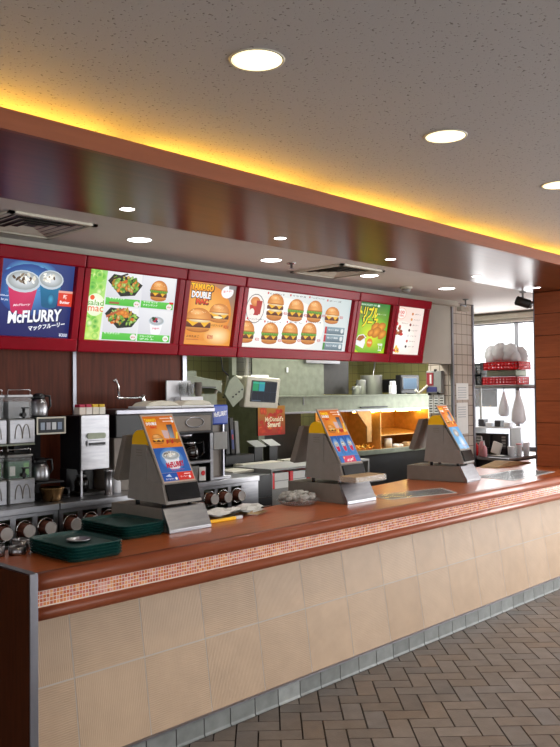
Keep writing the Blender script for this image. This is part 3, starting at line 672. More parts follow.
def register(x0, y0, w, pw, art, label, rz=0):
    # front-left foot of the drawer at (x0, y0); built square, then turned with its Empty
    t = Thing('cash_register', label, 'cash register', (x0, y0, .92), 'cash registers on the counter')
    Y = lambda v: y0-3.155+v
    b = B().use('reg_dark').prism([(Y(3.165), .921), (Y(3.215), 1.043), (Y(3.66), 1.035), (Y(3.66), .921)], x0, x0+w, 'x', bev=.002); dr = t.part('cash_drawer', b)
    b = B().use('steel').prism([(Y(3.150), .921), (Y(3.150), .938), (Y(3.206), 1.043), (Y(3.219), 1.047), (Y(3.2), .99), (Y(3.17), .921)], x0-.003, x0+w+.003, 'x', bev=.0015); t.part('drawer_front', b, dr)
    for (fx, fy) in ((.03, 3.24), (.03, 3.46), (pw-.02, 3.24), (pw-.02, 3.46)):
        t.part('foot', B().use('black').lathe((x0+fx, Y(fy), 1.036), [(.012, 0), (.012, .04)], 10))
    bw = pw+.012
    b = B().use('reg_grey').prism([(Y(3.178), 1.062), (Y(3.512), 1.070), (Y(3.474), 1.357), (Y(3.345), 1.359), (Y(3.350), 1.17), (Y(3.213), 1.166)], x0, x0+bw, 'x', bev=.004)
    for k in range(3): b.use('reg_dark').box(x0-.0015, x0+.002, Y(3.38), Y(3.43), 1.30+k*.014, 1.304+k*.014)
    body = t.part('body', b)
    b = B().use('reg_grey').prism([(Y(3.350), 1.17), (Y(3.222), 1.168), (Y(3.342), 1.352)], x0+.006, x0+bw-.006, 'x'); t.part('sloped_cheek', b, body)
    b = B().use('black_gloss').prism([(Y(3.181), 1.078), (Y(3.208), 1.158), (Y(3.202), 1.161), (Y(3.172), 1.079)], x0+.012, x0+bw-.01, 'x', bev=.002); t.part('customer_display', b, body)
    arc = [(Y(3.409)-.0655*cos(PI*k/10), 1.355+.078*sin(PI*k/10)**.8) for k in range(11)]
    t.part('top_cover', B().use('yellow').prism(arc, x0+.004, x0+pw-.002, 'x', smooth=True), body, 'yellow rounded cover')
    b = B().use('reg_dark').prism([(Y(3.515), 1.405), (Y(3.555), 1.40), (Y(3.645), 1.165), (Y(3.60), 1.155)], x0, x0+bw, 'x', bev=.004); sc = t.part('operator_screen', b)
    b = B().use('black_gloss').prism([(Y(3.560), 1.385), (Y(3.566), 1.385), (Y(3.648), 1.18), (Y(3.643), 1.18)], x0+.02, x0+bw-.02, 'x'); t.part('screen_glass', b, sc)
    t.part('screen_arm', B().use('grey_pl').tube([(x0+.1, Y(3.46), 1.33), (x0+.1, Y(3.50), 1.385), (x0+.1, Y(3.54), 1.39)], .010), sc)
    # advertising sheet in a clear holder
    p0 = Vector((x0+.002, Y(3.207), 1.163)); p1 = Vector((x0+.002, Y(3.408), 1.515)); Vz = (p1-p0).normalized(); Nz = Vector((1, 0, 0)).cross(Vz)
    Mx = Matrix((Vector((1, 0, 0)), Vz, Nz)).transposed().to_4x4(); Mx.translation = p0; L = (p1-p0).length
    A = Art(pw-.012, L-.01, Mx @ Matrix.Translation((.006, .005, .001)), 'print'); art(A)
    hd = t.part('poster_holder', B(Mx).use('reg_dark').box(0, pw, 0, L, -.006, 0, bev=.001)); t.part('advert_sheet', A.done(), hd)
    t.o.rotation_euler.z = rz
    return t
register(2.50, 3.183, .27, .222, poster_1, 'grey cash register with yellow top and blue ice cream advert, nearest the camera')
r2 = register(3.87, 3.155, .285, .222, poster_2, 'grey cash register in the middle, advert sheet with three blue panels')
register(5.37, 3.205, .25, .20, poster_3, 'grey cash register nearest the wood column, pale blue advert sheet', rz=.14)

# ================================================================== COUNTER ITEMS
ZC = .9205
def tray(x, y, z, w, d, label, group):
    t = Thing('serving_tray', label, 'tray', (x, y, z), group); X0, X1, Y0, Y1 = x-w/2, x+w/2, y-d/2, y+d/2
    b = B().use('tray'); n = 28
    def ring(ins, h):
        r_ = .045; pts = []
        for (cx, cy, a0) in ((X1-r_, Y1-r_, 0), (X0+r_, Y1-r_, PI/2), (X0+r_, Y0+r_, PI), (X1-r_, Y0+r_, 1.5*PI)):
            for k in range(6): a = a0+PI/2*k/5; pts.append(b.v((cx+(r_-ins)*cos(a), cy+(r_-ins)*sin(a), z+h)))
        return pts
    rs = [ring(.016, .0), ring(.004, .012), ring(0, .014), ring(.004, .0165), ring(.02, .004), ring(.024, .003)]
    fs = []
    for a, c in zip(rs, rs[1:]): fs += [b.bm.faces.new([a[i], a[(i+1) % len(a)], c[(i+1) % len(a)], c[i]]) for i in range(len(a))]
    fs += [b.bm.faces.new(rs[0][::-1]), b.bm.faces.new(rs[-1])]; b._fin(fs)
    t.part('tray_body', b)
    return t
for (cx, cy, w, d, nm, n_) in ((1.925, 3.12, .27, .39, 'stack nearest the end panel', 5), (2.37, 3.40, .27, .40, 'stack beside the near cash register', 5)):
    t0 = None
    for k in range(n_):
        lab = 'dark green plastic tray lying in the '+nm if k < n_-1 else 'dark green plastic tray on top of the '+nm
        grp = 'trays in the '+nm
        if t0 is None: t0 = tray(cx, cy, ZC, w, d, lab, grp)
        else: dup(t0, (cx, cy, ZC+k*.0125), lab)
# metal ashtray on the top tray
t = Thing('metal_dish', 'small round metal dish lying on the near tray stack', 'dish', (1.93, 3.10, .9745))
t.part('bowl', B().use('steel').lathe((1.93, 3.10, .9745), [(.03, 0), (.04, .002), (.052, .012), (.054, .012), (.045, .003), (.02, .002)], 24))
# metal condiment tins at the counter's left rear
for k, (x, y, h, l_) in enumerate(((1.66, 3.33, .045, 'leftmost metal dish with holders behind the near tray stack'), (1.745, 3.30, .035, 'low metal dish holder behind the near tray stack, second from left'), (1.80, 3.37, .05, 'taller metal tin behind the near tray stack'))):
    t = Thing('metal_tin', l_, 'tin', (x, y, ZC), 'metal tins on the counter rear'); 
    t.part('tin', B().use('steel').lathe((x, y, ZC), [(.036, 0), (.038, .004), (.038, h), (.034, h), (.034, .006)], 20)); t.part('contents', B().use('dark_metal').lathe((x, y, ZC+.006), [(.033, 0), (.033, h*.6)], 16))
# folded paper and yellow pen strip beside the near register
t = Thing('paper_bag_pile', 'crumpled pile of flat paper bags beside the near cash register', 'paper bags', (3.05, 3.4, ZC))
for k in range(3):
    b = B().use('brown_paper' if k == 0 else 'paper'); n = 7; z = ZC+.003+k*.009; ang = -.25+.14*k
    g_ = [[b.v((3.07+k*.03+((i/n-.5)*.5)*cos(ang)-((j/3-.5)*.2)*sin(ang), 3.41+((i/n-.5)*.5)*sin(ang)+((j/3-.5)*.17)*cos(ang), z+.010*sin(i*1.9+j*2.2+k)+.010)) for j in range(4)] for i in range(n+1)]
    b._fin([b.bm.faces.new([g_[i][j], g_[i+1][j], g_[i+1][j+1], g_[i][j+1]]) for i in range(n) for j in range(3)])
    t.part('paper_bag', b)
t = Thing('marker_pen', 'yellow printed strip lying along the paper bags by the near register', 'pen', (2.96, 3.27, ZC))
t.part('barrel', B().use('yellow').box(2.84, 3.03, 3.262, 3.282, ZC, ZC+.018, bev=.004)); t.part('cap', B().use('white_pl').box(3.03, 3.08, 3.262, 3.282, ZC, ZC+.018, bev=.004))
# crumpled bag left of the middle register
t = Thing('wrapped_tray', 'clear plastic container of wrapped sachets left of the middle register', 'container', (3.72, 3.36, ZC))
b = B().use('clear').lathe((3.70, 3.42, ZC), [(.10, 0), (.135, .03), (.14, .032), (.134, .03), (.098, .002)], 22); t.part('clear_tub', b)
b = B().use('film'); 
for k in range(44): 
    a = random.uniform(0, 2*PI); r_ = random.uniform(0, .1); b.blob((3.70+r_*cos(a), 3.42+r_*sin(a), ZC+.03+random.uniform(0, .05)*(1-r_*5)), .034, .028, .02, 8, 5, .3)
o = t.part('sachets', b); o['kind'] = 'stuff'
# clear coupon tray fixed to the middle register
b = B().use('clear').box(3.81, 4.115, 3.035, 3.040, 1.068, 1.10).box(3.81, 3.815, 3.04, 3.172, 1.068, 1.10).box(4.11, 4.115, 3.04, 3.172, 1.068, 1.10).box(3.81, 4.115, 3.035, 3.178, 1.063, 1.068)
ct = r2.part('coupon_tray', b, None, 'clear tray of tan coupons fixed to the front')
r2.part('coupons', bx('brown_paper', 3.818, 4.108, 3.044, 3.17, 1.0685, 1.103, bev=.003), ct)
# menu sheets under clear film
def sheet(pts, label, art):
    t = Thing('menu_mat', label, 'menu sheet', (*pts[0], ZC), 'menu sheets lying on the counter')
    b = B().use('paper'); b.prism(pts, ZC, ZC+.0015, 'z'); b.use('print')
    (ax, ay), (bx_, by), (cx, cy), (dx, dy) = pts; lerp = lambda u, w: ((ax*(1-u)+bx_*u)*(1-w)+(dx*(1-u)+cx*u)*w, (ay*(1-u)+by*u)*(1-w)+(dy*(1-u)+cy*u)*w, ZC+.0019)
    for (u0, w0, u1, w1, c) in art: b.color(c); b.face([lerp(u0, w0), lerp(u1, w0), lerp(u1, w1), lerp(u0, w1)])
    t.part('sheet', b)
    b = B().use('clear'); q = .0035; b.prism([(p[0], p[1]) for p in pts], ZC+q, ZC+q+.001, 'z'); t.part('cover_film', b)
cells = [(.03, .05, .97, .95, '#8a7468')]+[(.05+.155*i, .1+.42*j, .19+.155*i, .46+.42*j, random.choice(['#a88c70', '#94705c', '#8c8478', '#b09c84', '#7c5c4c'])) for i in range(6) for j in range(2)]
sheet([(4.22, 3.10), (4.80, 2.945), (4.97, 3.18), (4.30, 3.30)], 'faded brown menu sheet under film between middle and far registers', cells)
cells = [(.02, .04, .98, .96, '#e4e4e6')]+[(.05+.155*i, .1+.42*j, .19+.155*i, .46+.42*j, random.choice(['#f0f0f0', '#c8c8c8', '#e4dcd4', '#b4b0ac'])) for i in range(6) for j in range(2)]
sheet([(5.72, 3.0), (6.55, 3.06), (6.56, 3.40), (5.78, 3.38)], 'shiny white menu sheet on the counter beside the wood column', cells)
# brown paper bag at the far end
t = Thing('kraft_bag', 'flat brown paper bag at the counter rear beside the wood column', 'paper bag', (6.8, 3.68, ZC))
b = B().use('brown_paper').prism([(6.52, ZC), (6.55, ZC+.012), (6.80, ZC+.045), (6.9, ZC+.04), (7.2, ZC+.012), (7.22, ZC)], 3.60, 3.76, 'y', bev=.003); t.part('bag', b)

# ================================================================== DRINKS STATION
CT = 1.04
def cabinet(x0, x1, yf, yb, label, slots, zbot=0.0, side=None):
    t = Thing('drinks_cabinet', label, 'cabinet', (x0, yf, 0), 'steel drinks cabinets behind the counter')
    b = B().use('steel').box(x0, x1, yf-.015, yb, CT-.035, CT, bev=.003); t.part('worktop', b)
    b = B().use('steel_dark').box(x0, x1, yb-.02, yb, 0, CT-.035).box(x0, x0+.02, yf+.01, yb, 0, CT-.035).box(x1-.02, x1, yf+.01, yb, 0, CT-.035).box(x0, x1, yf+.01, yb, .0, .83).box(x0, x1, yf+.16, yf+.18, .83, CT-.035)
    t.part('body', b)
    b = B().use('steel'); hw = .047; xs = sorted(slots); z0, z1 = .86, .985
    b.box(x0, x1, yf, yf+.012, .80, z0-.01).box(x0, x1, yf, yf+.012, z1, CT-.03)
    prev = x0
    for s_ in xs: b.box(prev, s_-hw, yf, yf+.012, z0-.01, z1); prev = s_+hw
    b.box(prev, x1, yf, yf+.012, z0-.01, z1); t.part('front_panel', b)
    for s_ in xs:
        t.part('slot_ring', B().use('chrome').lathe((s_, yf, .923), [(.050, 0), (.052, -.006), (.046, -.01), (.044, .01)], 24, 'y', cap=False))
    return t
cabinet(1.30, 2.272, 3.85, 4.39, 'left steel drinks cabinet with three cup tubes, carrying the juice dispensers', [1.95, 2.075, 2.197])
cabinet(2.278, 2.98, 3.85, 4.39, 'middle steel drinks cabinet with cup tubes, under the tall silver coffee machine', [2.35, 2.47, 2.59])
cabinet(3.0, 3.955, 4.03, 4.39, 'right steel drinks cabinet with cup tubes, under the drip brewer', [3.50, 3.62, 3.745])
# cups sticking out of the tubes
c0 = None
cups = [(1.95, 3.85, 'leftmost'), (2.075, 3.85, 'second'), (2.197, 3.85, 'third'), (2.35, 3.85, 'fourth'), (2.47, 3.85, 'fifth'), (2.59, 3.85, 'sixth'), (3.50, 4.03, 'third from the right'), (3.62, 4.03, 'second from the right'), (3.745, 4.03, 'rightmost')]
for (x, y, w_) in cups:
    lab = 'brown paper cup lying in its cabinet tube, %s of the row' % w_
    if c0 is None:
        c0 = Thing('paper_cup', lab, 'cup', (x, y, .923), 'paper cups lying in the cabinet tubes')
        c0.part('cup_wall', B().use('cup_brown').lathe((x, y, .923), [(.040, .10), (.033, -.05), (.0325, -.058)], 20, 'y', cap=False)); c0.part('cup_bottom', B().use('cup_white').lathe((x, y, .923), [(.033, -.052), (.033, -.0595), (.029, -.0595), (.029, -.055)], 20, 'y'))
    else: dup(c0, (x, y, .923), lab)
# juice dispensers
def dispenser(x, y, z, label, green):
    t = Thing('drink_dispenser', label, 'dispenser', (x, y, z), 'white fronted drink dispensers'); w = .15
    bs = t.part('base_box', B().use('grey_pl').box(x, x+w, y, y+.3, z, z+.132, bev=.004))
    fp = t.part('front_plate', B().use('steel').box(x+.003, x+w-.003, y-.006, y, z+.004, z+.128, bev=.002), bs)
    cx = x+w/2; pts = []
    for s_ in (-1, 1):
        pts = [(cx+s_*.022+.021*cos(a), y-.008, z+.028+.075*sin(a)) for a in [PI*k/12 for k in range(13)]]
        if s_ == -1: b = B().use('reg_dark').tube(pts, .0022, 5)
        else: b.tube(pts, .0022, 5)
    t.part('arch_mark', b, fp)
    tk = t.part('tank', B().use('clear').box(x+.006, x+w-.006, y+.02, y+.27, z+.134, z+.25, bev=.004))
    b = B().use('paint').color('#2c6a48' if green else '#8e8f92').box(x+.015, x+w-.015, y+.03, y+.26, z+.136, z+.225)
    if green:
        b.color('#d8dcd4').box(x+.02, x+.05, y+.026, y+.03, z+.15, z+.2).color('#6cae5c').box(x+.1, x+.13, y+.026, y+.03, z+.15, z+.215)
    t.part('drink', b, tk)
    t.part('tank_lid', B().use('white_pl' if not green else 'grey_pl').box(x+.002, x+w-.002, y+.015, y+.275, z+.25, z+.262, bev=.003), tk)
    b = B().use('black').lathe((cx, y+.005, z+.155), [(.012, 0), (.012, -.035)], 10, 'y').lathe((cx, y-.02, z+.135), [(.007, 0), (.009, .055)], 8).box(cx-.012, cx+.022, y-.035, y-.015, z+.188, z+.196)
    t.part('tap', b)
    t.part('wire_handle', B().use('chrome').tube([(x+.01, y+.03, z+.262), (x+.01, y+.03, z+.29), (x+w-.01, y+.03, z+.29), (x+w-.01, y+.03, z+.262)], .0025, 6))
    return t
dispenser(2.063, 3.99, 1.362, 'white drink dispenser with clear tank on the upper shelf', False)
dispenser(2.063, 3.99, CT, 'drink dispenser with green tank standing below the upper one', True)
dispenser(1.900, 3.99, 1.362, 'white drink dispenser on the upper shelf, cut by the photo edge', False)
dispenser(1.900, 3.99, CT, 'lower drink dispenser, cut by the photo edge', True)
t = Thing('dispenser_shelf', 'grey metal shelf holding up the upper drink dispensers', 'shelf', (1.87, 4.1, CT))
t.part('shelf_board', bx('steel_dark', 1.60, 2.22, 4.0, 4.38, 1.352, 1.361)); 
for x in (1.62, 2.216): t.part('post', bx('steel_dark', x-.003, x+.003, 4.30, 4.36, CT, 1.352))
# coffee warmer with control box
t = Thing('coffee_warmer', 'black coffee brewer with lit control panel between dispensers and silver machine', 'coffee brewer', (2.31, 4.1, CT))
t.part('back_panel', bx('black', 2.235, 2.40, 4.26, 4.38, CT, 1.41)); t.part('base', bx('black', 2.23, 2.40, 4.05, 4.38, CT, CT+.012, bev=.003)); 
t.part('warming_shelf', bx('black', 2.232, 2.40, 4.0, 4.28, 1.132, 1.143, bev=.003))
hd = t.part('control_head', bx('dark_metal', 2.228, 2.406, 4.0, 4.38, 1.405, 1.50, bev=.004))
t.part('panel_frame', B().use('cream').box(2.228, 2.406, 3.992, 4.0, 1.405, 1.413).box(2.228, 2.406, 3.992, 4.0, 1.492, 1.50).box(2.228, 2.236, 3.992, 4.0, 1.413, 1.492).box(2.398, 2.406, 3.992, 4.0, 1.413, 1.492), hd)
b = B().use('paint').color('#23262c').box(2.24, 2.395, 3.994, 3.998, 1.416, 1.488)
for k in range(4): b.color(['#8c98a8', '#a8a8b0', '#c8ccd0', '#7888a0'][k]).box(2.25+.035*k, 2.275+.035*k, 3.990, 3.994, 1.43, 1.47)
t.part('controls', b, hd)
def carafe(x, y, z, label, s_=1):
    t = Thing('thermal_carafe', label, 'carafe', (x, y, z), 'steel thermal carafes')
    t.part('flask', B().use('steel').lathe((x, y, z), [(.046, 0), (.05, .01), (.052, .04), (.046, .075), (.034, .10)], 24)); t.part('collar', B().use('black').lathe((x, y, z+.098), [(.035, 0), (.034, .018), (.024, .03), (.012, .033)], 18))
    t.part('handle', B().use('black').tube([(x+.028, y, z+.118), (x+.07, y, z+.115), (x+.075, y, z+.06), (x+.05, y, z+.03)], .007)); t.part('spout', B().use('black').box(x-.045, x-.02, y-.01, y+.01, z+.102, z+.118, bev=.003))
    return t
carafe(2.275, 4.06, 1.501, 'steel thermal carafe on top of the lit control panel')
carafe(2.285, 4.06, 1.144, 'steel thermal carafe on the warming shelf above the brass pot')
t = Thing('brass_pot', 'brassy metal coffee pot on the cabinet below the steel carafe', 'pot', (2.305, 3.98, CT))
t.part('pot_body', B().use('gold').lathe((2.305, 3.97, CT), [(.045, 0), (.052, .006), (.068, .07), (.07, .074), (.064, .07), (.045, .01)], 26)); t.part('handle', B().use('black').tube([(2.37, 3.97, CT+.06), (2.405, 3.965, CT+.06), (2.405, 3.965, CT+.01), (2.365, 3.97, CT+.015)], .007))
# tall silver coffee machine
t = Thing('coffee_machine', 'tall silver fronted coffee machine with dark side and oval vent', 'coffee machine', (2.6, 4.15, CT))
bd = t.part('upper_body', bx('black', 2.505, 2.685, 4.005, 4.22, 1.19, 1.50, bev=.004))
t.part('front_door', bx('steel', 2.50, 2.69, 3.985, 4.004, 1.188, 1.505, bev=.004), bd, 'brushed silver door')
b = B().use('steel_dark'); 
b.prism([(2.60+.045*(1 if abs(a) < PI/2 else -1)*1+.018*cos(a), 1.383+.018*sin(a)) for a in [-PI/2+PI*k/8 for k in range(9)]]+[(2.60-.045+.018*cos(a), 1.383+.018*sin(a)) for a in [PI/2+PI*k/8 for k in range(9)]], 3.978, 3.986, 'y'); t.part('oval_vent', b, bd)
b = B().use('steel').box(2.535, 2.665, 3.976, 3.986, 1.325, 1.358, bev=.003); b.use('black').box(2.545, 2.655, 3.972, 3.977, 1.33, 1.345); t.part('label_plate', b, bd)
t.part('back_column', bx('black', 2.505, 2.685, 4.15, 4.22, CT, 1.19)); t.part('drip_base', bx('dark_metal', 2.505, 2.685, 4.0, 4.22, CT, CT+.018, bev=.003)); t.part('spout', B().use('black').lathe((2.55, 4.06, 1.19), [(.03, 0), (.02, -.03)], 14))
t.part('side_post', bx('steel', 2.500, 2.512, 3.99, 4.0, CT, 1.188))
t = Thing('coffee_pot', 'glass coffee pot under the tall silver coffee machine', 'pot', (2.555, 4.07, CT+.018))
t.part('glass', B().use('coffee_glass').lathe((2.555, 4.07, CT+.0185), [(.03, 0), (.042, .012), (.042, .06), (.028, .085)], 20)); t.part('rim', B().use('steel').lathe((2.555, 4.07, CT+.1035), [(.028, 0), (.031, .012)], 18))
t = Thing('cup_tube', 'upright steel cup tube beside the pot of the silver machine', 'cup dispenser', (2.652, 3.955, CT))
t.part('tube', B().use('steel').lathe((2.655, 3.945, CT), [(.026, 0), (.026, .004), (.022, .006), (.022, .13), (.026, .135), (.026, .145)], 20)); t.part('lip', B().use('black').lathe((2.655, 3.945, CT+.145), [(.022, 0), (.018, .004)], 16))
# cartons on top
for k, (c, cap, l_) in enumerate((('#d8ccc0', '#b82c4c', 'pale carton with red lid on the silver machine, leftmost of four'), ('#dcd4cc', '#b82c4c', 'pale carton with red lid on the silver machine, second of four'), ('#d8d0c0', '#d8b428', 'pale carton with yellow lid on the silver machine, third of four'), ('#dcd8cc', '#d8b428', 'pale carton with yellow lid on the silver machine, nearest the tap'))):
    x = 2.512+.045*k; y = 4.02
    t = Thing('small_carton', l_, 'carton', (x+.02, y+.02, 1.505), 'small cartons on the coffee machine')
    t.part('box', B().use('paint').color(c).box(x, x+.041, y, y+.06, 1.5055, 1.548, bev=.002)); t.part('lid', B().use('paint').color(cap).box(x+.002, x+.039, y+.003, y+.057, 1.548, 1.565, bev=.004))
# white bottle
t = Thing('squeeze_bottle', 'white squeeze bottle behind the screen of the near cash register', 'bottle', (2.735, 3.99, CT))
t.part('bottle_body', B().use('white_pl').lathe((2.735, 3.99, CT), [(.028, 0), (.031, .005), (.031, .06), (.022, .085), (.011, .095), (.011, .115)], 20)); t.part('cap', B().use('white_pl').lathe((2.735, 3.99, CT+.115), [(.013, 0), (.012, .02)], 14))
# chrome arm on the wall
t = Thing('swing_tap', 'chrome water tap with long level arm above the drip brewer', 'tap', (2.95, 4.2, 1.56))
t.part('arm', B().use('chrome').tube([(3.13, 4.25, 1.60), (2.87, 4.15, 1.60), (2.86, 4.15, 1.605)], .009)); t.part('spout', B().use('chrome').tube([(2.875, 4.15, 1.60), (2.868, 4.15, 1.68), (2.850, 4.15, 1.715), (2.835, 4.15, 1.70)], [.008, .007, .009, .012])); t.part('base', B().use('chrome').lathe((3.13, 4.25, 1.532), [(.022, 0), (.02, .03), (.012, .07), (.015, .085)], 16))
# drip brewer (large)
t = Thing('drip_brewer', 'large dark drip coffee brewer with silver edged top and oval badge', 'coffee brewer', (3.2, 4.2, CT))
hd = t.part('head', bx('black', 2.76, 3.53, 4.02, 4.34, 1.36, 1.50, bev=.006)); t.part('top_edge', bx('alu', 2.75, 3.532, 4.0, 4.36, 1.497, 1.53, bev=.006), hd)
t.part('front_panel', bx('reg_dark', 3.05, 3.50, 4.008, 4.02, 1.378, 1.48, bev=.004), hd)
ring = [(3.36+.075*cos(2*PI*k/28), 4.005, 1.435+.032*sin(2*PI*k/28)) for k in range(29)]
t.part('oval_badge', B().use('steel').tube(ring, .004, 6), hd)
t.part('back_wall', bx('black', 2.76, 3.53, 4.26, 4.34, CT, 1.36)); 
for x in (3.505,): t.part('side_post', bx('steel', x, x+.025, 4.02, 4.34, CT, 1.36, bev=.003))
t.part('funnel', B().use('steel').lathe((3.35, 4.12, 1.325), [(.05, 0), (.075, .035)], 22)); t.part('hot_plate', bx('steel', 3.17, 3.50, 4.0, 4.26, 1.165, 1.185, bev=.003)); t.part('cabinet', bx('reg_dark', 2.76, 3.16, 4.04, 4.26, CT, 1.36, bev=.004))
t = Thing('glass_jug', 'glass jug of black coffee on the drip brewer hot plate', 'jug', (3.38, 4.09, 1.186))
t.part('glass', B().use('coffee_glass').lathe((3.38, 4.09, 1.186), [(.05, 0), (.068, .02), (.066, .07), (.045, .105)], 24)); t.part('rim', B().use('chrome').lathe((3.38, 4.09, 1.291), [(.046, 0), (.05, .014)], 22)); t.part('handle', B().use('black').tube([(3.42, 4.07, 1.29), (3.475, 4.06, 1.30), (3.48, 4.06, 1.23), (3.44, 4.07, 1.20)], .008))
t = Thing('stir_tub', 'grey plastic tub with red mark on the cabinet under the jug', 'tub', (3.38, 4.06, CT))
t.part('tub', B().use('grey_pl').lathe((3.36, 4.06, CT), [(.048, 0), (.06, .105), (.062, .11), (.055, .108)], 22)); b = B().use('red_pl').lathe((3.43, 4.01, CT+.06), [(.016, 0), (.016, -.004)], 14, 'y'); b.use('paper').box(3.40, 3.455, 4.012, 4.016, CT+.01, CT+.10); t.part('mark', b)
# white lids on top
for (x, l_) in ((3.13, 'pale domed lid lying on the drip brewer behind the near register'), (3.41, 'pale domed lid on the drip brewer, nearest the blue sign')):
    t = Thing('domed_lid', l_, 'lid', (x, 4.13, 1.531), 'domed lids on the drip brewer')
    t.part('dome', B().use('cream').prism([(x-.13, 1.545), (x-.10, 1.566), (x-.03, 1.578), (x+.05, 1.578), (x+.11, 1.566), (x+.135, 1.545)], 4.04, 4.20, 'y', bev=.006)); t.part('rim', bx('white_pl', x-.14, x+.14, 4.03, 4.22, 1.5305, 1.545, bev=.004))
# cup rack
t = Thing('cup_rack', 'white cup rack on top of the drip brewer holding plastic cups', 'rack', (3.5, 4.29, 1.53))
t.part('rack_back', bx('white_pl', 3.39, 3.60, 4.335, 4.345, 1.5305, 1.712)); t.part('rack_shelf', bx('white_pl', 3.46, 3.66, 4.27, 4.335, 1.5305, 1.60, bev=.003))
for k, (x, key, l_) in enumerate(((3.50, 'clear', 'stack of clear cups on the white rack, left'), (3.57, 'clear', 'stack of clear cups on the white rack, right'), (3.64, 'reg_dark', 'stack of dark cups on the white rack'))):
    b = B().use(key)
    for j in range(7): b.lathe((x, 4.30, 1.601+j*.010), [(.020, 0), (.027, .038), (.030, .04)], 14)
    t = Thing('cup_stack', l_, 'cups', (x, 4.30, 1.60), 'cup stacks on the white rack'); t.part('cups', b)
# ice cream topping tower
t = Thing('topping_tower', 'slim grey ice cream topping tower with blue sign beside the brewer', 'dispenser', (3.61, 4.1, CT))
t.part('foot', bx('steel', 3.54, 3.72, 4.05, 4.2, CT, CT+.02, bev=.004))
for x in (3.555, 3.672): t.part('post', bx('alu', x, x+.012, 4.08, 4.12, CT+.02, 1.42))
t.part('back_plate', bx('reg_dark', 3.567, 3.672, 4.10, 4.12, CT+.02, 1.42)); t.part('motor_box', bx('grey_pl', 3.56, 3.685, 4.05, 4.10, 1.24, 1.36, bev=.006))
sg = t.part('sign', bx('blue', 3.548, 3.690, 4.045, 4.075, 1.41, 1.545, bev=.01))
A = Art(.13, .05, Matrix(((1, 0, 0, 3.553), (0, 0, -1, 4.0445), (0, 1, 0, 1.455), (0, 0, 0, 1)))); A.text('McFLURRY', .04, .1, .96, .75, '#f4f6fb', .04, warp=lambda x, y, u, w: (x, y+.25*u)); t.part('lettering', A.done(), sg)

# ================================================================== KITCHEN
# service table behind the drinks cabinets
t = Thing('fry_station', 'dark fryer station with pale tops behind the drinks cabinet', 'kitchen unit', (4.6, 4.8, 0))
t.part('cabinet', bx('dark_metal', 4.25, 5.1, 4.62, 5.25, 0, 1.0, bev=.005)); t.part('worktop', bx('steel_dark', 4.2, 5.15, 4.58, 5.28, 1.0, 1.03, bev=.004)); t.part('fryer_head', bx('black', 4.30, 4.62, 4.75, 5.2, 1.03, 1.12, bev=.006)); t.part('raised_rim', bx('cream', 4.35, 4.80, 4.60, 4.72, 1.03, 1.055, bev=.004)); t.part('control_strip', bx('cream', 4.82, 5.12, 4.60, 4.66, 1.03, 1.065, bev=.004))
t.part('knob', B().use('black').lathe((5.0, 4.598, 1.048), [(.012, 0), (.012, -.012)], 12, 'y'))
t = Thing('black_cabinet', 'low black cabinet right of the drinks cabinets', 'cabinet', (4.35, 4.2, 0))
t.part('body', bx('black', 3.97, 4.17, 4.10, 4.55, 0, 1.03, bev=.006)); t.part('pale_top', bx('cream', 3.96, 4.18, 4.30, 4.50, 1.031, 1.05, bev=.004)); t.part('door_seam', bx('dark_metal', 3.98, 4.16, 4.095, 4.101, .86, .87))
# low shelf with red and white cartons
t = Thing('carton_shelf', 'grey low shelf behind the counter holding red and white cartons', 'shelf', (4.75, 4.25, 0))
t.part('frame', B().use('grey_pl').box(4.18, 5.35, 4.12, 4.52, .0, .91).box(4.18, 5.35, 4.12, 4.52, 1.045, 1.06).box(4.18, 4.192, 4.12, 4.52, .91, 1.045).box(5.335, 5.35, 4.12, 4.52, .91, 1.045))
for k in range(4):
    x = 4.20+.2*k; lab = ['red and white carton on the low grey shelf, leftmost', 'red and white carton on the low grey shelf, second from left', 'red and white carton on the low grey shelf behind the middle register', 'red and white carton on the low grey shelf, rightmost'][k]
    tt = Thing('food_carton', lab, 'carton', (x, 4.16, .91), 'cartons on the low grey shelf'); tt.part('box', bx('paper', x+.035, x+.185, 4.14, 4.3, .9105, 1.025, bev=.003)); tt.part('end_flap', bx('red_pl', x, x+.035, 4.14, 4.3, .9105, 1.03, bev=.003)); tt.part('band', bx('grey_pl', x+.036, x+.186, 4.137, 4.14, .965, .97))
# pale trays under orange sign
for k, (x, l_) in enumerate(((4.72, 'tan paper pad under the orange sign, left'), (4.90, 'tan paper pad under the orange sign, right'))):
    t = Thing('paper_pad', l_, 'paper pad', (x+.07, 4.9, 1.03), 'tan pads under the orange sign')
    t.part('pad', B().use('grey_pl').prism([(4.84, 1.165), (4.95, 1.215), (4.955, 1.21), (4.845, 1.16)], x, x+.135, 'x')); t.part('stand', bx('black', x+.02, x+.12, 4.87, 4.95, 1.0305, 1.165, bev=.003))
# leaning dark binders
for k in range(3):
    x = 4.40+.055*k; t = Thing('upright_binder', ['dark upright binder left of the orange sign, outermost', 'dark upright binder left of the orange sign, with blue label', 'grey upright binder nearest the orange sign'][k], 'binder', (x, 4.8, 1.12), 'binders beside the orange sign')
    b = B(Matrix.Translation((x, 4.85, 1.121)) @ Matrix.Rotation(-.06, 4, 'Y')).use(['black', 'dark_metal', 'grey_pl'][k]).box(0, .042, 0, .22, 0, .33-.03*k, bev=.004); t.part('cover', b)
    if k == 1: t.part('label', B(Matrix.Translation((x, 4.85, 1.121)) @ Matrix.Rotation(-.06, 4, 'Y')).use('paint').color('#3c4884').box(.008, .034, -.003, 0, .04, .2).color('#b83848').box(.012, .03, -.005, -.003, .12, .16))
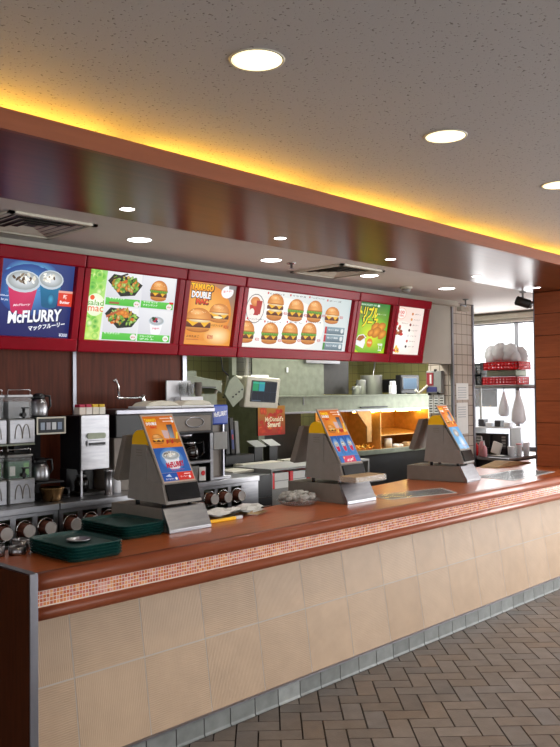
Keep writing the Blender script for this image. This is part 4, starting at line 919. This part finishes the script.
# orange hanging sign
t = Thing('orange_sign', 'square orange red sign with pale lettering hanging under the order screen', 'sign', (4.88, 4.8, 1.26))
t.part('panel', bx('black', 4.715, 5.045, 4.801, 4.82, 1.26, 1.512, bev=.003))
A = Art(.33, .25, Matrix(((1, 0, 0, 4.715), (0, 0, -1, 4.7999), (0, 1, 0, 1.261), (0, 0, 0, 1)))); A.poly([(0, 0), (1, 0), (1, 1), (0, 1)], ['#b82008', '#a01c06', '#b07818', '#b08018'])
for k in range(26): A.ell(random.uniform(.08, .92), random.uniform(.08, .85), random.uniform(.05, .13), random.uniform(.05, .12), random.choice(['#e86018', '#f09020', '#c82c0c', '#d84410', '#a81c08']), random.choice(['#c03008', '#b82808']), n=10, jit=.2)
A.text("McDonald's", .26, .46, .93, .63, '#fbe8c0', .03); A.text('Smart!', .34, .27, .82, .45, '#fff4d0', .04); t.part('print', A.done())
t.part('hanger', B().use('dark_metal').tube([(4.75, 4.82, 1.51), (4.75, 4.86, 1.56)], .005).tube([(5.0, 4.82, 1.51), (5.0, 4.86, 1.56)], .005)); 
# order screen
Mx = Matrix.Translation((4.76, 4.80, 1.63)) @ Matrix.Rotation(.05, 4, 'Y') @ Matrix.Rotation(.12, 4, 'X')
t = Thing('order_screen', 'grey hanging order monitor with green and blue boxes on its screen', 'monitor', (4.76, 4.85, 1.52))
cs = t.part('casing', B(Mx).use('cream').box(-.20, .20, -.02, .05, -.135, .125, bev=.012).box(-.17, .15, .05, .28, -.10, .11, bev=.02))
b = B(Mx).use('black_gloss').box(-.145, .16, -.026, -.018, -.085, .095, bev=.004); sc = t.part('screen', b, cs)
A = Art(.29, .17, Mx @ Matrix(((1, 0, 0, -.138), (0, 0, -1, -.0262), (0, 1, 0, -.08), (0, 0, 0, 1))), 'backlit'); A.rect(0, 0, 1, 1, '#141a26'); A.rect(.02, .52, .26, .98, '#1c8c5c'); A.rect(.27, .52, .5, .98, '#2a8c9c'); A.rect(.02, .88, .5, .94, '#34a890')
for x in (.25, .5, .75): A.rect(x-.004, 0, x+.004, 1, '#2a3448')
A.rect(0, .49, 1, .505, '#2a3448'); A.rect(.03, .02, .4, .06, '#506070'); t.part('display', A.done(), sc)
t.part('ceiling_pole', B().use('grey_pl').tube([(4.78, 5.0, 1.74), (4.78, 5.0, LOW)], .018))
t.part('cable', B().use('black').tube([(4.60, 5.0, 1.75), (4.52, 5.02, 1.82), (4.50, 5.02, 1.95), (4.38, 5.02, 2.1)], .007))
# grey bracket plate left of the monitor
Mb = Matrix.Translation((4.42, 4.78, 1.64)) @ Matrix.Rotation(.35, 4, 'Y')
t = Thing('bracket_plate', 'tilted grey metal bracket plate with holes left of the order monitor', 'bracket', (4.42, 4.78, 1.55))
b = B(Mb).use('green_grey').prism([(-.09, -.06), (.03, -.13), (.11, -.02), (.09, .07), (-.03, .13), (-.08, .06)], -.012, .012, 'y', bev=.003); t.part('plate', b)
for k in range(4): t.part('bolt', B(Mb).use('black').lathe((-.0+.025*k, -.014, -.05+.03*k), [(.008, 0), (.006, -.005)], 8, 'y'))
t.part('pole', bx('green_grey', 4.415, 4.465, 4.79, 4.83, 1.60, LOW))
# grey boxed bracket near the metal strip
t = Thing('wall_box', 'pale green grey slanted metal tray unit seen above the white cup rack', 'kitchen unit', (4.0, 4.75, 1.5))
t.part('box', B().use('green_grey').prism([(3.78, 1.78), (4.24, 1.72), (4.24, 1.62), (4.18, 1.66), (3.78, 1.72)], 4.72, 4.92, 'y', bev=.004)); t.part('lower_shelf', bx('green_grey', 3.90, 4.19, 4.72, 4.95, 1.53, 1.62, bev=.005)); t.part('side_arm', B().use('cream').tube([(4.17, 4.74, 1.60), (4.25, 4.74, 1.70)], .012)); t.part('upper_panel', bx('green_grey', 3.62, 4.05, 4.80, 4.95, 1.73, 1.80, bev=.004)); t.part('slot', bx('black', 3.93, 4.16, 4.70, 4.722, 1.665, 1.675))
t.part('stand', bx('green_grey', 3.70, 3.78, 4.84, 4.94, 1.03, 1.74))
single('prep_table', B().use('steel_dark').box(3.5, 4.15, 4.60, 5.2, .99, 1.03, bev=.003).box(3.55, 3.6, 4.65, 4.7, 0, .99).box(4.05, 4.1, 4.65, 4.7, 0, .99).box(3.55, 3.6, 5.1, 5.15, 0, .99).box(4.05, 4.1, 5.1, 5.15, 0, .99), 'steel prep table behind the brown panelled wall', 'table')

# long stainless pass shelf and hot cabinet
YK = 5.4
t = Thing('pass_shelf', 'long dull steel pass shelf running across the kitchen', 'shelf', (6.9, YK, 1.4))
t.part('front_band', bx('steel_dark', 5.35, 8.25, YK, YK+.03, 1.43, 1.58, bev=.003)); t.part('top_plate', bx('steel_dark', 5.35, 8.25, YK-.03, YK+.55, 1.575, 1.592, bev=.003)); t.part('lower_lip', bx('steel', 5.35, 8.25, YK-.02, YK+.03, 1.412, 1.432, bev=.002))
t.part('support', bx('steel_dark', 5.36, 5.44, YK+.05, YK+.5, 0, 1.575)); t.part('slot_vent', bx('black', 6.86, 7.35, YK-.012, YK-.002, 1.445, 1.462)); t.part('bracket', bx('steel', 5.94, 5.95, YK-.008, YK, 1.50, 1.57))
t = Thing('hot_food_cabinet', 'open steel hot food cabinet glowing amber under heat lamps', 'food warmer', (7.4, YK, .9))
hb = t.part('housing', B().use('amber_lit_steel').box(6.70, 8.2, YK+.5, YK+.52, .98, 1.412).box(6.70, 8.2, YK, YK+.52, .96, .98).box(8.18, 8.2, YK, YK+.52, .98, 1.412))
t.part('sloped_side', B().use('amber_lit_steel').prism([(6.80, 1.41), (7.06, 1.41), (7.06, 1.07), (6.98, 1.07), (6.98, 1.24)], YK+.0, YK+.02, 'y'), hb)
t.part('front_rail', bx('steel_dark', 6.6, 8.2, YK-.03, YK, .93, .985, bev=.003)); t.part('divider', bx('amber_lit_steel', 7.25, 7.262, YK+.02, YK+.5, .98, 1.40), hb)
t.part('inner_shelf', B().use('amber_lit_steel').prism([(YK+.08, 1.12), (YK+.48, 1.17), (YK+.48, 1.18), (YK+.08, 1.13)], 7.28, 8.16, 'x'), hb)
t.part('base', bx('black', 6.7, 8.2, YK+.02, YK+.5, 0, .93))
for k, x in enumerate((6.95, 7.2, 7.48, 7.78, 8.02)): t.part('heat_lamp', bx('heatlamp', x, x+.15, YK+.10, YK+.18, 1.392, 1.404, bev=.003))
b = B().use('paint')
for k in range(60):
    b.color(random.choice(['#e8b040', '#f0c860', '#d89830', '#c88428'])); x = random.uniform(6.74, 7.22); y = YK+random.uniform(.04, .3); a = random.uniform(0, 3); L_ = .03
    b.tube([(x-L_*cos(a), y-L_*sin(a)*.6, .985+random.uniform(0, .035)), (x+L_*cos(a), y+L_*sin(a)*.6, .99+random.uniform(0, .045))], .006, 4)
single('french_fries', b, 'golden pile of fries under the heat lamps at the left of the hot cabinet', 'fries', kind='stuff')
g0 = None
for k, (x, y, key, h_, l_) in enumerate(((7.50, .10, 'cream', .09, 'pale round food tub in the hot cabinet'), (7.66, .08, 'paper', .03, 'flat white wrapped item in the hot cabinet, left'), (7.86, .08, 'brown_paper', .045, 'tan wrapped burger in the hot cabinet, right'))):
    t = Thing('wrapped_food', l_, 'food', (x, YK+y, .98), 'food items standing in the hot cabinet')
    if k == 0: t.part('tub', B().use(key).lathe((x, YK+y, .9805), [(.045, 0), (.045, h_), (.04, h_+.004)], 18)); t.part('lid', B().use('white_pl').lathe((x, YK+y, .9805+h_+.004), [(.046, 0), (.044, .008)], 18))
    else: t.part('wrap', B().use(key).box(x-.06, x+.06, YK+y-.04, YK+y+.05, .9805, .9805+h_, bev=.01)); t.part('fold', B().use(key).box(x-.02, x+.02, YK+y-.045, YK+y+.055, .9805+h_-.002, .9805+h_+.004, bev=.001))
# stainless back panel / extractor
t = Thing('extractor_hood', 'big flat stainless extractor panel above the pass shelf', 'hood', (6.0, YK+.3, 1.6))
t.part('front_sheet', bx('steel_dark', 5.45, 6.52, YK+.22, YK+.24, 1.593, LOW)); t.part('side_sheet', bx('dark_metal', 6.50, 6.52, YK+.24, YK+.9, 1.593, LOW)); t.part('grip', bx('white_pl', 5.93, 5.95, YK+.205, YK+.22, 1.83, 1.88, bev=.003)); t.part('lower_trim', bx('steel', 6.2, 6.75, YK+.18, YK+.22, 1.93, 1.965, bev=.003))
t.part('dark_gap_block', bx('dark_metal', 6.52, 6.98, YK+.25, YK+.7, 1.6, LOW))  # solid dark block standing in for the dark void beside the hood
t.part('support', bx('dark_metal', 5.45, 6.52, YK+.56, YK+.60, 0, 1.575))
single('notice_paper', B().use('paper').box(5.42, 5.66, YK+.205, YK+.212, 1.605, 1.80), 'white notice sheet with small print on the steel extractor panel', 'notice')
# pots on shelf
def pot(x, y, r_, h_, label, lid=False):
    t = Thing('stock_pot', label, 'pot', (x, y, 1.592), 'steel pots on the pass shelf'); t.part('pot_body', B().use('pot').lathe((x, y, 1.5925), [(r_, 0), (r_, h_), (r_*1.05, h_+.004), (r_*.95, h_), (r_*.95, .01)], 26))
    t.part('handle', B().use('steel').tube([(x-r_, y-.02, h_*.7+1.5925), (x-r_-.03, y-.02, h_*.7+1.5925), (x-r_-.03, y+.02, h_*.7+1.5925), (x-r_, y+.02, h_*.7+1.5925)], .005)); return t
pot(7.355, YK+.22, .125, .215, 'tall round steel pot on the pass shelf, largest'); pot(7.14, YK+.2, .055, .16, 'narrow steel pot on the pass shelf left of the tall pot'); pot(6.98, YK+.14, .05, .09, 'small steel pot on the pass shelf beside the extractor panel')
t = Thing('ladle', 'long handled ladle standing in the tall steel pot', 'ladle', (7.38, YK+.22, 1.7)); t.part('handle', B().use('steel').tube([(7.36, YK+.22, 1.70), (7.46, YK+.24, 1.98)], .007)); t.part('hook', B().use('steel').tube([(7.46, YK+.24, 1.98), (7.475, YK+.24, 2.0), (7.49, YK+.24, 1.985)], .005)); t.part('bowl', B().use('steel').blob((7.355, YK+.22, 1.675), .03, .03, .018))
# small television
struct('wall_lining', bx('kitchen_tile_y', 8.465, 8.48, 5.36, 6.7, 0, LOW))
t = Thing('small_television', 'small black television with blue screen on the pass shelf', 'television', (8.0, YK+.15, 1.592))
t.part('casing', bx('black', 7.60, 7.97, YK-.02, YK+.06, 1.600, 1.815, bev=.01)); t.part('rear_shell', bx('black', 7.66, 7.94, YK+.06, YK+.3, 1.61, 1.77, bev=.015)); sc = t.part('screen', bx('black_gloss', 7.62, 7.93, YK-.026, YK-.018, 1.63, 1.79, bev=.003))
A = Art(.27, .125, Matrix(((1, 0, 0, 7.64), (0, 0, -1, YK-.0265), (0, 1, 0, 1.65), (0, 0, 0, 1))), 'backlit'); A.poly([(0, 0), (1, 0), (1, 1), (0, 1)], ['#5a7c98', '#4c6c88', '#6a90b0', '#7a9cb8']); t.part('picture', A.done(), sc)
for s_ in (7.70, 7.9): t.part('foot', bx('black', s_-.02, s_+.02, YK, YK+.1, 1.5925, 1.600))
single('wall_telephone', B().use('white_pl').box(7.44, 7.53, YK-.01, YK+.04, 1.5925, 1.70, bev=.008).box(7.445, 7.51, YK-.015, YK+.03, 1.70, 1.745, bev=.006), 'small white box unit left of the black television', 'box')
# red lettered card box hanging beside the television
t = Thing('receipt_holder', 'grey box with red card and black clips on the tiled pillar side', 'holder', (7.03, 4.55, 1.6))
t.part('box', bx('grey_pl', 7.0, 7.058, 4.46, 4.64, 1.60, 1.83, bev=.006)); t.part('red_card', B().use('paint').color('#8c2c34').box(6.994, 7.0, 4.55, 4.63, 1.68, 1.81).color('#e0d8d8').box(6.991, 6.994, 4.57, 4.59, 1.70, 1.79).color('#3c3c70').box(6.994, 7.0, 4.51, 4.63, 1.615, 1.665))
for (y, z) in ((4.60, 1.58), (4.49, 1.59), (4.52, 1.822)): t.part('clip', bx('black', 6.995, 7.02, y, y+.02, z, z+.025, bev=.002))
t.part('hose', B().use('cream').tube([(7.0, 4.62, 1.68), (6.96, 4.66, 1.63), (6.93, 4.69, 1.60), (6.92, 4.72, 1.64)], .014))
for k, (y, l_) in enumerate(((4.585, 'hanging strip of order slips below the red card, left'), (4.52, 'hanging strip of order slips below the red card, middle'), (4.455, 'hanging strip of order slips below the red card, right'))):
    b = B().use('paper').box(7.04, 7.044, y, y+.055, 1.395, 1.585); b.use('dark_metal')
    for j in range(6): b.box(7.037, 7.04, y+.01, y+.045, 1.41+.027*j, 1.42+.027*j)
    single('order_slip', b, l_, 'paper slip', 'order slips on the tiled pillar side')
# notices on pillar
for (x0, x1, z0, z1, l_) in ((7.11, 7.345, 1.53, 1.70, 'white notice sheet on the tiled pillar, upper'), (7.11, 7.33, 1.18, 1.50, 'white notice sheet on the tiled pillar, lower')):
    b = B().use('paper').box(x0, x1, 4.352, 4.3545, z0, z1); b.use('print')
    for j in range(5): b.color('#a8acb0').box(x0+.03, x1-.04, 4.351, 4.352, z1-.05-.025*j, z1-.042-.025*j)
    single('notice_sheet', b, l_, 'notice', 'notices on the tiled pillar')

# ================================================================== SERVICE WINDOW CORNER
t = Thing('window_worktop', 'dark edged steel worktop below the service window', 'worktop', (8.0, 4.3, 0))
t.part('top', bx('steel', 7.475, 8.465, 3.98, 4.95, .90, .93, bev=.004)); t.part('body', bx('black', 7.50, 8.45, 4.03, 4.9, 0, .90))
t = Thing('wire_shelf', 'grey wire shelf across the service window holding red baskets', 'shelf', (8.1, 4.5, 1.66))
b = B().use('grey_pl')
for k in range(8): b.tube([(7.75+.06*k, 3.95, 1.675), (7.75+.06*k, 4.72, 1.675)], .005, 6)
b.tube([(7.75, 3.95, 1.67), (8.2, 3.95, 1.67)], .006, 6).tube([(7.75, 4.72, 1.67), (8.2, 4.72, 1.67)], .006, 6).box(7.745, 7.755, 3.95, 4.72, 1.655, 1.68); t.part('wire_deck', b)
for y in (4.0, 4.70): t.part('post', bx('grey_pl', 8.19, 8.21, y-.01, y+.01, .93, 1.67))
t.part('end_bracket', bx('cream', 8.1, 8.22, 3.86, 3.96, 1.66, 1.95, bev=.004))
def basket(x, y, z, label):
    t = Thing('red_basket', label, 'basket', (x, y, z), 'red plastic baskets on the wire shelf'); w, d, h = .26, .40, .085; b = B().use('red_pl')
    b.box(x-w/2, x+w/2, y-d/2, y+d/2, z, z+.006)
    for zz in (.012, .045, .075):
        for (x0, x1, y0, y1) in ((x-w/2-.008, x-w/2, y-d/2, y+d/2), (x+w/2, x+w/2+.008, y-d/2, y+d/2), (x-w/2, x+w/2, y-d/2-.008, y-d/2), (x-w/2, x+w/2, y+d/2, y+d/2+.008)): b.box(x0, x1, y0, y1, z+zz-.008, z+zz+.008)
    for k in range(11):
        yy = y-d/2+d*k/10; b.box(x-w/2-.008, x-w/2, yy-.008, yy+.008, z, z+h).box(x+w/2, x+w/2+.008, yy-.008, yy+.008, z, z+h)
    for k in range(7):
        xx = x-w/2+w*k/6; b.box(xx-.008, xx+.008, y-d/2-.008, y-d/2, z, z+h).box(xx-.008, xx+.008, y+d/2, y+d/2+.008, z, z+h)
    t.part('basket_body', b); return t
basket(7.98, 4.27, 1.683, 'lower red plastic basket on the wire shelf'); basket(7.98, 4.25, 1.845, 'upper red plastic basket filled with white bags')
b = B().use('steel_dark').box(7.86, 8.10, 4.08, 4.43, 1.773, 1.843, bev=.01); single('packed_cups', b, 'grey wrapped pack squeezed between the two red baskets', 'package')
def bagblob(c, r_, seed, name, label, lobes=8):
    random.seed(seed); b = B().use('bag')
    for k in range(lobes): q = random.uniform(.7, 1.1); b.blob((c[0]+random.uniform(-.4, .4)*r_[0], c[1]+random.uniform(-.75, .75)*r_[1], c[2]+random.uniform(-.35, .35)*r_[2]), r_[0]*.5*q, r_[1]*.34*q, r_[2]*.8*q, 14, 9, .16)
    return single(name, b, label, 'plastic bag')
bagblob((7.98, 4.25, 2.01), (.14, .25, .12), 3, 'plastic_bag_bundle', 'bundle of white plastic bags heaped in the upper red basket', 20)
# dark box with clear cups beside the baskets
t = Thing('cup_organizer', 'black box of clear cups left of the red baskets', 'cup holder', (8.0, 4.60, 1.68))
t.part('case', B().use('black').box(7.88, 8.1, 4.695, 4.705, 1.683, 1.93).box(7.88, 8.1, 4.505, 4.515, 1.683, 1.93).box(8.09, 8.1, 4.515, 4.695, 1.683, 1.93).box(7.88, 8.1, 4.505, 4.705, 1.683, 1.69).box(7.88, 8.1, 4.505, 4.705, 1.80, 1.81))
for z in (1.6915, 1.811):
    b = B().use('clear')
    for yy in (4.565, 4.64): b.lathe((7.95, yy, z), [(.025, 0), (.033, .09), (.034, .092)], 14)
    t.part('clear_cups', b)
# hanging white bags
for (y, zt, h_, r_, l_) in ((4.29, 1.60, .26, .06, 'white bag hanging from the wire shelf, left'), (4.12, 1.62, .36, .075, 'longer white bag hanging from the wire shelf, nearest the wood column')):
    t = Thing('hanging_bag', l_, 'plastic bag', (7.98, y, zt-h_), 'white bags hanging from the wire shelf')
    t.part('bag', B().use('bag').lathe((7.98, y, zt-h_), [(r_*.55, 0), (r_*1.05, h_*.1), (r_, h_*.35), (r_*.55, h_*.7), (r_*.22, h_*.95), (r_*.3, h_)], 14)); t.part('hook', B().use('dark_metal').tube([(7.98, y, zt-.01), (7.98, y, zt+.02), (7.98, y, 1.672)], .004))
# things on the window worktop
t = Thing('bag_shelf', 'low white shelf of small packets on the window worktop', 'shelf', (8.05, 4.42, .93))
t.part('board', bx('white_pl', 7.9, 8.15, 4.17, 4.62, 1.21, 1.225, bev=.003)); 
for y in (4.18, 4.60): t.part('leg', bx('grey_pl', 7.91, 8.14, y, y+.01, .9305, 1.21))
for k, y in enumerate((4.25, 4.36, 4.47, 4.56)):
    single('small_packet', B().use('paint').color(['#d8d8dc', '#2c2c30', '#c8ccd4', '#34343a'][k]).box(7.95, 8.05, y-.035, y+.035, 1.2255, 1.2255+[.05, .07, .045, .08][k], bev=.006), ['pale packet on the low white shelf, nearest the wood column', 'dark packet on the low white shelf, second from right', 'grey packet on the low white shelf, third from right', 'dark packet on the low white shelf, leftmost'][k], 'packet', 'small packets on the low white shelf')
t = Thing('wire_crate', 'black drawer rack of sachets under the low white shelf', 'rack', (7.95, 4.4, .93))
t.part('case', B().use('black').box(7.86, 7.89, 4.20, 4.215, .9305, 1.15).box(7.86, 7.89, 4.40, 4.415, .9305, 1.15).box(7.86, 7.89, 4.58, 4.595, .9305, 1.15).box(7.86, 7.89, 4.20, 4.595, 1.14, 1.155).box(7.86, 7.89, 4.20, 4.595, .9305, 1.0).box(7.89, 7.90, 4.20, 4.595, .9305, 1.155))
for (ya, yb) in ((4.22, 4.27), (4.52, 4.58)):
    for j in range(4): t.part('sachet', bx('grey_pl', 7.875, 7.885, ya, yb, 1.01+.032*j, 1.03+.032*j))
single('squeezed_cloth', B(Matrix.Translation((7.83, 4.34, .9305))@Matrix.Rotation(.3, 4, 'X')).use('paper').box(0, .03, -.06, .05, .01, .14, bev=.01), 'crumpled white napkin pack in front of the black rack', 'napkins')
for k, (x, y, r_, h_, l_) in enumerate(((7.72, 4.08, .035, .10, 'white container on the window worktop, left'), (7.80, 4.03, .03, .13, 'tall white container on the window worktop, middle'), (7.90, 4.0, .035, .14, 'white container on the window worktop nearest the wood column'))):
    t = Thing('white_container', l_, 'container', (x, y, .93), 'white containers on the window worktop'); t.part('tub', B().use('white_pl').lathe((x, y, .9305), [(r_*.85, 0), (r_, h_*.9), (r_*1.05, h_*.92)], 18)); t.part('lid', B().use('pink' if k == 1 else 'white_pl').lathe((x, y, .9305+h_*.92), [(r_*1.08, 0), (r_, .012)], 18))
single('paper_plate', B().use('paper').lathe((7.62, 4.18, .9305), [(.03, 0), (.075, .01), (.078, .011), (.03, .003)], 22), 'white plate lying on the window worktop', 'plate')
for k, (x, y, key, l_) in enumerate(((7.56, 4.33, 'pink', 'pink sauce bottle on the window worktop beside the pillar, front'), (7.58, 4.42, 'red_pl', 'reddish sauce bottle on the window worktop behind the pink one'), (7.50, 4.27, 'pink', 'short pink bottle touching the tiled pillar'))):
    t = Thing('sauce_bottle', l_, 'bottle', (x, y, .93), 'sauce bottles beside the tiled pillar'); t.part('bottle_body', B().use(key).lathe((x, y, .9305), [(.028, 0), (.032, .01), (.032, .12-.02*k), (.02, .15-.02*k), (.01, .16-.02*k)], 18)); t.part('nozzle', B().use('white_pl').lathe((x, y, 1.09-.02*k), [(.011, 0), (.004, .05)], 10))

# something outside the service window
t = Thing('parked_van', 'pale van parked outside beyond the service window', 'van', (15.5, 7.5, -.05))
t.part('van_body', B().use('white_pl').prism([(5.6, .3), (9.6, .3), (9.6, 1.3), (9.2, 2.1), (6.2, 2.15), (5.6, 1.9)], 14.6, 16.3, 'x', bev=.08)); t.part('side_glass', bx('black_gloss', 14.59, 14.6, 8.0, 9.1, 1.3, 1.85)); 
for y in (6.3, 8.9): t.part('wheel', B().use('black').lathe((14.75, y, .28), [(.33, -.18), (.33, .05), (.2, .06)], 20, 'x'))

# ================================================================== LIGHTS
def area(name, loc, rot, sx, sy, power, col=(1, 1, 1)):
    l = bpy.data.lights.new(name, 'AREA'); l.shape = 'RECTANGLE'; l.size = sx; l.size_y = sy; l.energy = power; l.color = col
    o = bpy.data.objects.new(name, l); C.objects.link(o); o.location = loc; o.rotation_euler = rot; return o
DAY = (1, .99, .98)
area('daylight_window_right', (XR+.35, -.85, 1.5), (0, PI/2, 0), 2.1, 6.2, 400, DAY)
area('daylight_window_front', (4.25, -4.95, 1.5), (PI/2, 0, 0), 7.4, 1.9, 62, DAY)
area('added_fill_left', (-4.35, -1.0, 1.5), (0, -PI/2, 0), 1.9, 4.6, 70, DAY)  # added fill from an invented window, brightens left-facing sides
area('daylight_service_window', (XR+.35, 4.55, 1.75), (0, PI/2, 0), 1.4, 1.5, 45, DAY)
area('kitchen_fluorescent', (6.0, 4.95, LOW-.02), (0, 0, 0), 3.0, .25, 65, (1, 1, .92))
def spot(name, x, y, z, power, col, ang=2.4):
    l = bpy.data.lights.new(name, 'SPOT'); l.energy = power; l.color = col; l.spot_size = ang; l.spot_blend = .6; l.shadow_soft_size = .06
    o = bpy.data.objects.new(name, l); C.objects.link(o); o.location = (x, y, z-.012); return o
for (x, y) in ((1.773, 1.793), (2.865, 1.785), (3.97, 1.8)): spot('downlight_beam', x, y, CEIL, 14, (1, .9, .72))
for (x, y) in ((2.787, 3.81), (3.864, 3.79), (4.947, 3.785), (6.077, 3.80)): spot('service_light_beam', x, y, LOW, 16, (1, .97, .92))
for (x, y) in ((2.27, 3.2), (3.34, 3.2), (4.42, 3.2), (5.585, 3.22), (6.60, 3.22)): spot('soffit_beam', x, y, LOW-.01, 4, (1, .95, .88), 1.6)
w = bpy.data.worlds.new('sky'); bpy.context.scene.world = w; w.use_nodes = True
bg = w.node_tree.nodes['Background']; bg.inputs[0].default_value = (.92, .96, 1, 1); bg.inputs[1].default_value = 2.8
